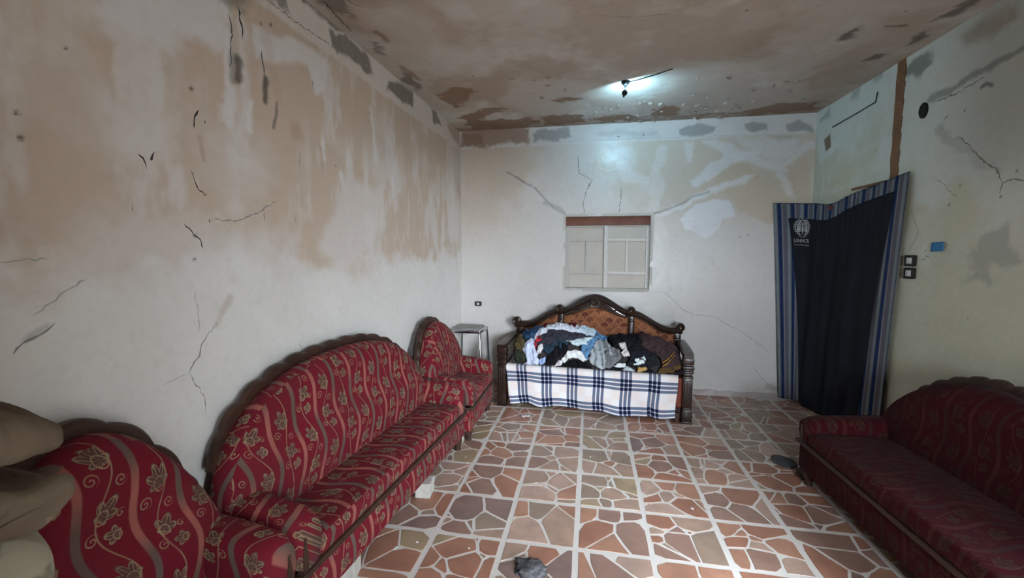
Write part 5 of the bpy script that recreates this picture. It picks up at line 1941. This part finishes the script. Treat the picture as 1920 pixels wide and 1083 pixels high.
def build_curtain():
    root = empty('door_curtain', (2.10, 4.28, 0.0))
    base = np.array([2.10, 4.28, 0.0])
    n, m = 170, 80
    u, v = np.meshgrid(np.linspace(0, 1, n), np.linspace(0, 1, m), indexing='ij')
    P = curtain_point(u, v) - base
    UV = np.stack([u * 1.66, v * 2.1], -1)
    cl = link('striped_cloth', grid_mesh('striped_cloth', P, UV), stripe_mat(), root)
    md = cl.modifiers.new('thick', 'SOLIDIFY'); md.thickness = .004
    # hem along the top
    pts = curtain_point(np.linspace(0, 1, 60), np.zeros(60)) - base
    tube('top_cord', [tuple(p) for p in pts], .005, BLACK_PLASTIC, cl, 6)
    # dark blanket panel sewn on, narrower towards the floor
    PU0 = lambda v: .062 + .120 * v ** .75
    PU1 = lambda v: .945 - .110 * v ** .8
    PV0 = lambda s: .070 + .030 * np.sin(s * 5 + .5) * .3 - .012 * s
    n2, m2 = 120, 80
    s, t = np.meshgrid(np.linspace(0, 1, n2), np.linspace(0, 1, m2), indexing='ij')
    vv = PV0(s) + (1.0 - PV0(s)) * t
    uu = PU0(vv) + (PU1(vv) - PU0(vv)) * s
    P2 = curtain_point(uu, vv, .014 + .004 * np.sin(t * 9 + s * 4)) - base
    mt = M('charcoal_felt', .95, .1, (.016, .017, .022))
    nn = mt.noise(mt.pos(), 5, 5)
    mt.color(mt.mix(nn, (.011, .012, .016), (.022, .023, .030)))
    mt.bump(mt.noise(mt.pos(), 300, 2), .3, .002)
    pn = link('dark_panel', grid_mesh('dark_panel', P2), mt.m, root)
    if pn.data.polygons[2000].normal.y + pn.data.polygons[2000].normal.x > 0: pn.data.flip_normals()
    md = pn.modifiers.new('thick', 'SOLIDIFY'); md.thickness = .005
    knot = lathe_mesh('knot', [(.002, 0), (.018, .008), (.022, .02), (.012, .035), (.001, .04)], 10, 'y', tuple(curtain_point(np.array(.44), np.array(.02), .02) - base))
    link('red_knot', knot, noisy('red_rag', (.12, .02, .03), (.2, .05, .05), 20, .9), cl)

    # printed emblem and lettering, laid on the panel
    C0 = (.165, .118)     # centre of the emblem in curtain coordinates
    WID, HGT = 1.66, 2.06

    def on_panel(xy, lift=.0230):
        a = np.array([C0[0] + q[0] / WID for q in xy]); b = np.array([C0[1] - q[1] / HGT for q in xy])
        t_ = b
        return curtain_point(a, b, lift) - base
    V, Fc = [], []

    def add(poly):
        b = len(V)
        V.extend([tuple(p) for p in on_panel(poly)])
        Fc.append(tuple(range(b, b + len(poly))))

    def strip(pts, w):
        pts = [Vector((p[0], p[1])) for p in pts]
        for i in range(len(pts) - 1):
            d = (pts[i + 1] - pts[i]).normalized(); q = Vector((-d.y, d.x))
            w0 = w[i] if isinstance(w, list) else w
            w1 = w[i + 1] if isinstance(w, list) else w
            add([tuple(pts[i] + q * w0), tuple(pts[i] - q * w0), tuple(pts[i + 1] - q * w1), tuple(pts[i + 1] + q * w1)])

    R = .082
    for sg in (-1, 1):
        arc = []
        for i in range(15):
            a = math.radians(-84 + 150 * i / 14)
            arc.append((sg * R * math.cos(a) * 1.02, R * math.sin(a)))
        strip(arc, .0022)
        for i in range(9):      # laurel leaves in pairs along the branch
            a = math.radians(-70 + 128 * i / 8)
            p = Vector((sg * R * math.cos(a) * 1.02, R * math.sin(a)))
            tg = Vector((-sg * math.sin(a), math.cos(a)))
            for side in (-1, 1):
                rad = Vector((sg * math.cos(a), math.sin(a))) * side
                d = (tg * .75 + rad * .6).normalized()
                q = Vector((-d.y, d.x))
                L_ = .027
                add([tuple(p + d * .002), tuple(p + d * L_ * .5 + q * .0048), tuple(p + d * L_), tuple(p + d * L_ * .5 - q * .0048)])
        # sheltering hand: thumb-side curve rising to a peak, with a broad palm
        hand = [(sg * .046, -.052), (sg * .053, -.010), (sg * .047, .028), (sg * .024, .060), (0, .080)]
        strip(hand, [.013, .0115, .010, .007, .004])
        strip([(sg * .030, -.048), (sg * .033, -.010), (sg * .026, .022), (sg * .006, .052)], [.008, .007, .005, .003])
    strip([(-.045, -.092), (-.02, -.100), (0, -.101), (.02, -.100), (.045, -.092)], .0025)
    # figure between the hands
    add([(.011 * math.cos(t_), .026 + .012 * math.sin(t_)) for t_ in [2 * PI * k / 10 for k in range(10)]])
    add([(-.008, .012), (-.015, -.005), (-.013, -.035), (-.006, -.066), (.006, -.066), (.013, -.035), (.015, -.005), (.008, .012)])
    ink = noisy('pale_print', (.30, .30, .32), (.40, .40, .41), 30, .8)
    o = link('printed_emblem', mesh('printed_emblem', V, Fc), ink, pn, smooth=False)
    o['label'] = 'pale grey wreath and hands emblem'
    md = o.modifiers.new('thick', 'SOLIDIFY'); md.thickness = .0012; md.offset = 1

    def lettering(name, text, y, width, bold):
        cu = bpy.data.curves.new('t', 'FONT')
        cu.body = text; cu.align_x = 'CENTER'; cu.size = 1.0; cu.resolution_u = 3
        cu.offset = bold
        ob = bpy.data.objects.new('t', cu)
        COL.objects.link(ob)
        dg = bpy.context.evaluated_depsgraph_get()
        me = bpy.data.meshes.new_from_object(ob.evaluated_get(dg))
        bpy.data.objects.remove(ob)
        xs = [v.co.x for v in me.vertices]
        k = width / (max(xs) - min(xs))
        mid = (max(xs) + min(xs)) / 2
        pts = on_panel([((v.co.x - mid) * k, y + v.co.y * k) for v in me.vertices])
        for v, p in zip(me.vertices, pts): v.co = p
        me.materials.clear()
        o = link(name, me, ink, pn, smooth=False)
        md = o.modifiers.new('thick', 'SOLIDIFY'); md.thickness = .0012
        return o
    o = lettering('printed_lettering', 'UNHCR', -.158, .185, .018)
    o['label'] = 'pale grey capital lettering'
    o = lettering('printed_tagline', 'The UN Refugee Agency', -.190, .185, .008)
    o['label'] = 'small pale grey line of lettering'
    tag(root, 'dark curtain with striped border hanging across the corner doorway', 'curtain')


build_curtain()


# ================================================================ lamp on the ceiling
def build_lamp():
    c = Vector((.262, 3.80, ZC))
    root = empty('ceiling_lamp', c)
    me = lathe_mesh('ceiling_rose', [(.030, .004), (.036, -.002), (.034, -.018), (.024, -.030), (.014, -.036), (.006, -.062), (.002, -.064)], 20)
    shade_auto(link('ceiling_rose', me, BLACK_PLASTIC, root))
    s = Vector((-.010, -.035, -.105))
    tube('cord', [(0, 0, -.06), (.004, -.008, -.075), (-.004, -.022, -.09), tuple(s + Vector((0, 0, .030)))], .0028, BLACK_PLASTIC, root, 6)
    dr = Vector((.45, .89, .10)).normalized()
    rot = dr.to_track_quat('Z', 'Y').to_matrix().to_4x4()
    body = lathe_mesh('socket', [(.004, -.018), (.014, -.016), (.021, -.006), (.024, .004), (.023, .010), (.001, .0105)], 16)
    body.transform(Matrix.Translation(s) @ rot)
    so = shade_auto(link('lamp_body', body, BLACK_PLASTIC, root))
    tube('tail', [tuple(s + Vector((0, 0, -.015))), tuple(s + Vector((-.006, 0, -.030))), tuple(s + Vector((-.003, 0, -.040)))], [.010, .008, .002], BLACK_PLASTIC, root, 8)
    em = M('cool_led_face', .4, .2, (.8, .95, 1))
    em.b.inputs['Emission Color'].default_value = (.62, .88, 1, 1)
    em.b.inputs['Emission Strength'].default_value = 60
    f = lathe_mesh('led_face', [(.001, .0108), (.019, .0108), (.019, .0125), (.001, .013)], 16)
    f.transform(Matrix.Translation(s) @ rot)
    link('led_face', f, em.m, root)
    ld = bpy.data.lights.new('lamp_light', 'AREA')
    ld.shape = 'DISK'; ld.size = .036; ld.energy = LED_POWER; ld.color = (.38, .76, 1.0)
    lo = bpy.data.objects.new('lamp_light', ld)
    COL.objects.link(lo); lo.parent = root
    lo.location = s + dr * .016
    lo.rotation_euler = (-dr).to_track_quat('Z', 'Y').to_euler()
    # cable clipped to the ceiling
    a = hit(1190, 150, 2, ZC); b = hit(1262, 128, 2, ZC)
    tube('ceiling_cable', [(.01, -.005, -.012), tuple(Vector((a[0], a[1], ZC - .006)) - c), tuple(Vector(((a[0] + b[0]) / 2, (a[1] + b[1]) / 2 + .004, ZC - .006)) - c), tuple(Vector((b[0], b[1], ZC - .003)) - c)], .004, BLACK_PLASTIC, root, 6)
    tag(root, 'small lit lamp dangling on a wire from the ceiling', 'lamp')


build_lamp()


# ---------------------------------------------------------------- peeling flakes on the ceiling, children of the ceiling
def flakes():
    r = random.Random(5)
    mt = noisy('paint_flake', (.42, .37, .32), (.34, .29, .24), 20, .5)
    for k in range(80):
        if k < 40:
            px = (r.uniform(1000, 1520), r.uniform(140, 222))
        else:
            px = (r.uniform(1100, 1420), r.uniform(180, 226))
        p = hit(px[0], px[1], 2, ZC)
        if p[1] > D - .03 or math.hypot(p[0] - .26, p[1] - 3.8) < .5: continue
        L_, w = r.uniform(.015, .06), r.uniform(.008, .022)
        P = np.zeros((5, 4, 3))
        cu = r.uniform(.004, .022)
        for i in range(5):
            for j in range(4):
                s, t = i / 4 - .5, j / 3
                P[i, j] = (s * L_ * (1 - .4 * t * r.uniform(.7, 1.2)), t * w, -cu * t * t - .001 * abs(s))
        a = r.uniform(-.6, .6) + (PI if r.random() < .3 else 0)
        R3 = np.array([[math.cos(a), -math.sin(a), 0], [math.sin(a), math.cos(a), 0], [0, 0, 1]])
        P = P @ R3.T
        o = link('paint_flake', grid_mesh('paint_flake', P), mt, wc.obj)
        o.location = (p[0], p[1], ZC - .003)
        md = o.modifiers.new('thick', 'SOLIDIFY'); md.thickness = .0012


flakes()


# ================================================================ things lying on the floor
def lump(name, label, cat, px, size, mat, seed, flat=1.0):
    p = hit(px[0], px[1], 2, 0)
    bm = bmesh.new()
    bmesh.ops.create_icosphere(bm, subdivisions=4, radius=1.0)
    r = random.Random(seed)
    from mathutils import noise as mn
    for v in bm.verts:
        d = v.co.normalized()
        k = 1 + flat * (.35 * mn.noise(d * 1.7 + Vector((seed, 0, 0))) + .18 * mn.noise(d * 4.3) + .10 * mn.noise(d * 11))
        v.co = Vector((d.x * size[0] * k, d.y * size[1] * k, max(-.15, d.z) * size[2] * k))
    zmin = min(v.co.z for v in bm.verts)
    for v in bm.verts: v.co.z -= zmin - .0015
    me = bm_mesh(name, bm)
    o = link(name, me, mat)
    o.location = (p[0], p[1], 0)
    tag(o, label, cat)
    return o


lump('cement_lump', 'rough dark grey cement lump on the floor nearest the camera', 'cement lump', (993, 1068), (.088, .068, .020), ROCK, 3)
lump('flat_stone', 'flat round dark grey stone on the floor beside the right sofa', 'stone', (1470, 866), (.085, .105, .014), noisy('slate_stone', (.045, .047, .05), (.075, .077, .08), 12, .8, bump=.4), 9, .35)


def block(name, label, px, size, rz, mat, z=.0):
    p = hit(px[0], px[1], 2, 0)
    bm = bmesh.new()
    bm_box(bm, -size[0] / 2, size[0] / 2, -size[1] / 2, size[1] / 2, 0.0016, size[2], .006, 2)
    r = random.Random(4)
    for v in bm.verts:
        v.co += Vector((r.uniform(-1, 1), r.uniform(-1, 1), 0)) * .004
    o = link(name, bm_mesh(name, bm), mat, smooth=False)
    o.location = (p[0], p[1], 0)
    o.rotation_euler = (0, 0, rz)
    tag(o, label, 'block')
    return o


block('stone_block', 'small pale stone block propping the long sofa midway', (797, 925), (.10, .12, .098), .1, LIMESTONE)
block('stone_block', 'white chipped block under the near front corner of the long sofa', (655, 1078), (.09, .10, .098), .2, LIMESTONE)
block('stone_block', 'pale stone block under the far front corner of the long sofa', (862, 826), (.07, .07, .098), .1, LIMESTONE)
block('wood_offcut', 'brown wooden offcut lying under the far front corner of the right sofa', (1512, 893), (.14, .07, .06), .5, SOFA_WOOD)


CHIPS = ['tiny white paint chip near the far end of the long sofa, upper of two', 'tiny white paint chip near the far end of the long sofa, lower of two',
         'white paint chip on the floor closest to the near corner of the long sofa', 'tiny white chip just right of the chip closest to the long sofa',
         'tiny white paint chip left of the dark cement lump', 'tiny white paint chip on the floor below the middle of the plaid sheet',
         'tiny white paint chip in the very middle of the open floor', 'largest white paint chip, on the right half of the open floor',
         'tiny white paint chip just left of the largest chip', 'tiny white paint chip on the floor below the left end of the plaid sheet', 'tiny white paint chip on the left half of the open floor']


def papers():
    r = random.Random(3)
    white = noisy('white_chip', (.70, .68, .66), (.6, .58, .55), 20, .7)
    spots = [(873, 857), (876, 868), (742, 1027), (782, 1016), (880, 1028), (1107, 857), (1139, 914), (1298, 954), (1221, 945), (974, 846), (1005, 905), (735, 775)]
    for k, px in enumerate(spots[:-1]):
        p = hit(px[0], px[1], 2, 0)
        n = 7
        rad = r.uniform(.005, .010) if k not in (7, 2) else .014
        pts = [(rad * (1 + r.uniform(-.4, .4)) * math.cos(2 * PI * i / n), rad * .7 * (1 + r.uniform(-.4, .4)) * math.sin(2 * PI * i / n)) for i in range(n)]
        v = [(a, b, .0022) for a, b in pts] + [(a * .85, b * .85, .0050) for a, b in pts]
        f = [tuple(range(n, 2 * n)), tuple(range(n - 1, -1, -1))] + [(i, (i + 1) % n, n + (i + 1) % n, n + i) for i in range(n)]
        o = link('paint_chip', mesh('paint_chip', v, f), white, smooth=False)
        o.location = (p[0], p[1], 0)
        o.rotation_euler = (0, 0, r.uniform(0, 3))
        tag(o, CHIPS[k], 'paint chip', 'white paint chips scattered on the floor')
    p = hit(985, 781, 2, 0)
    P = np.zeros((10, 6, 3))
    for i in range(10):
        for j in range(6):
            s, t = i / 9 - .5, j / 5 - .5
            P[i, j] = (s * .085, t * .05 + .006 * math.sin(s * 9), .006 + .010 * abs(math.sin(s * 7 + t * 4)))
    o = link('paper_scrap', grid_mesh('paper_scrap', P), white)
    o.location = (p[0], p[1], 0); o.rotation_euler = (0, 0, .2)
    md = o.modifiers.new('thick', 'SOLIDIFY'); md.thickness = .004
    tag(o, 'crumpled white paper scrap at the left foot of the plaid sheet', 'paper')


papers()


# ================================================================ stack of bedding at the near left
def bedding():
    def folded(name, label, cat, cx_, cy_, z0, z1, sx, sy, mat, seed, folds=2, rz=0.0):
        """folded pad: stacked rounded layers joined by a bend at the +x side"""
        root = empty(name, (cx_, cy_, z0), rz)
        h = (z1 - z0) / folds
        for k in range(folds):
            rings = []
            n = 64
            for i in range(n + 1):
                a = -1 + 2 * i / n
                e = (1 - abs(a) ** 4) ** .25 if abs(a) < 1 else 0.0
                ring = []
                for q in range(64):
                    t = 2 * PI * q / 64
                    cyy, szz = spow(math.cos(t), .45), spow(math.sin(t), .55)
                    x = a * sx / 2
                    y = cyy * sy / 2 * (.86 + .14 * e)
                    z = h * (k + .5) + szz * h * .5 * (.30 + .70 * e) * (1.02)
                    z += .016 * math.sin(x * 12 + seed + k * 2) * math.sin(y * 9 + k) + .008 * math.sin(y * 31 + x * 17 + k * 5) + .005 * math.sin(y * 67 - x * 43 + k)
                    x += .012 * math.sin(y * 14 + seed * 2 + k * 3)
                    z = max(z, .002)
                    ring.append((x, y, z))
                rings.append(ring)
            link('fold_layer', loft('fold_layer', rings), mat, root)
        tag(root, label, cat)
        return root

    m = M('pale_floral_cotton', .9, .15)
    p = m.pos()
    vo = m.node('ShaderNodeTexVoronoi'); vo.inputs['Scale'].default_value = 15
    m.link(p, vo.inputs['Vector'])
    d = X(m.nt, vo.outputs['Distance'])
    c = m.mix(m.noise(p, 3, 3), (.36, .34, .26), (.44, .40, .31))
    c = m.mix(d.soft_lt(.26, .1) * .8, c, (.11, .11, .07))
    c = m.mix(((m.noise(p, 16, 2) - .56) * 9.0).clamp() * .75, c, (.10, .10, .06))
    c = m.mix(((m.noise(p, 6, 3) - .58) * 9.0).clamp() * .5, c, (.20, .12, .07))
    m.color(c)
    m.bump(m.noise(p, 20, 3), .3, .01)
    floral = m.m
    m = M('brown_fleece', .95, .1)
    p = m.pos()
    wv = m.noise(p, 2.2, 4, .6, 1.5)
    c = m.mix((wv - .40).op('MULTIPLY', 5.0).clamp(), (.22, .18, .125), (.09, .05, .042))
    c = m.mix(m.noise(p, 7, 3).gt(.62) * .5, c, (.33, .28, .20))
    m.color(c)
    m.bump(m.noise(p, 60, 3), .5, .006)
    fleece = m.m
    folded('folded_mattress', 'pale floral folded mattress at the bottom of the bedding stack', 'mattress', -1.27, .335, 0.0, .60, .58, .50, floral, 1, 2)
    folded('folded_quilt', 'pale cream floral quilt in the middle of the bedding stack', 'quilt', -1.27, .34, .60, 1.115, .62, .50, floral, 5, 3)
    folded('folded_blanket', 'brown fleece blanket folded on top of the bedding stack', 'blanket', -1.24, .355, 1.115, 1.325, .64, .50, fleece, 9, 2)


bedding()
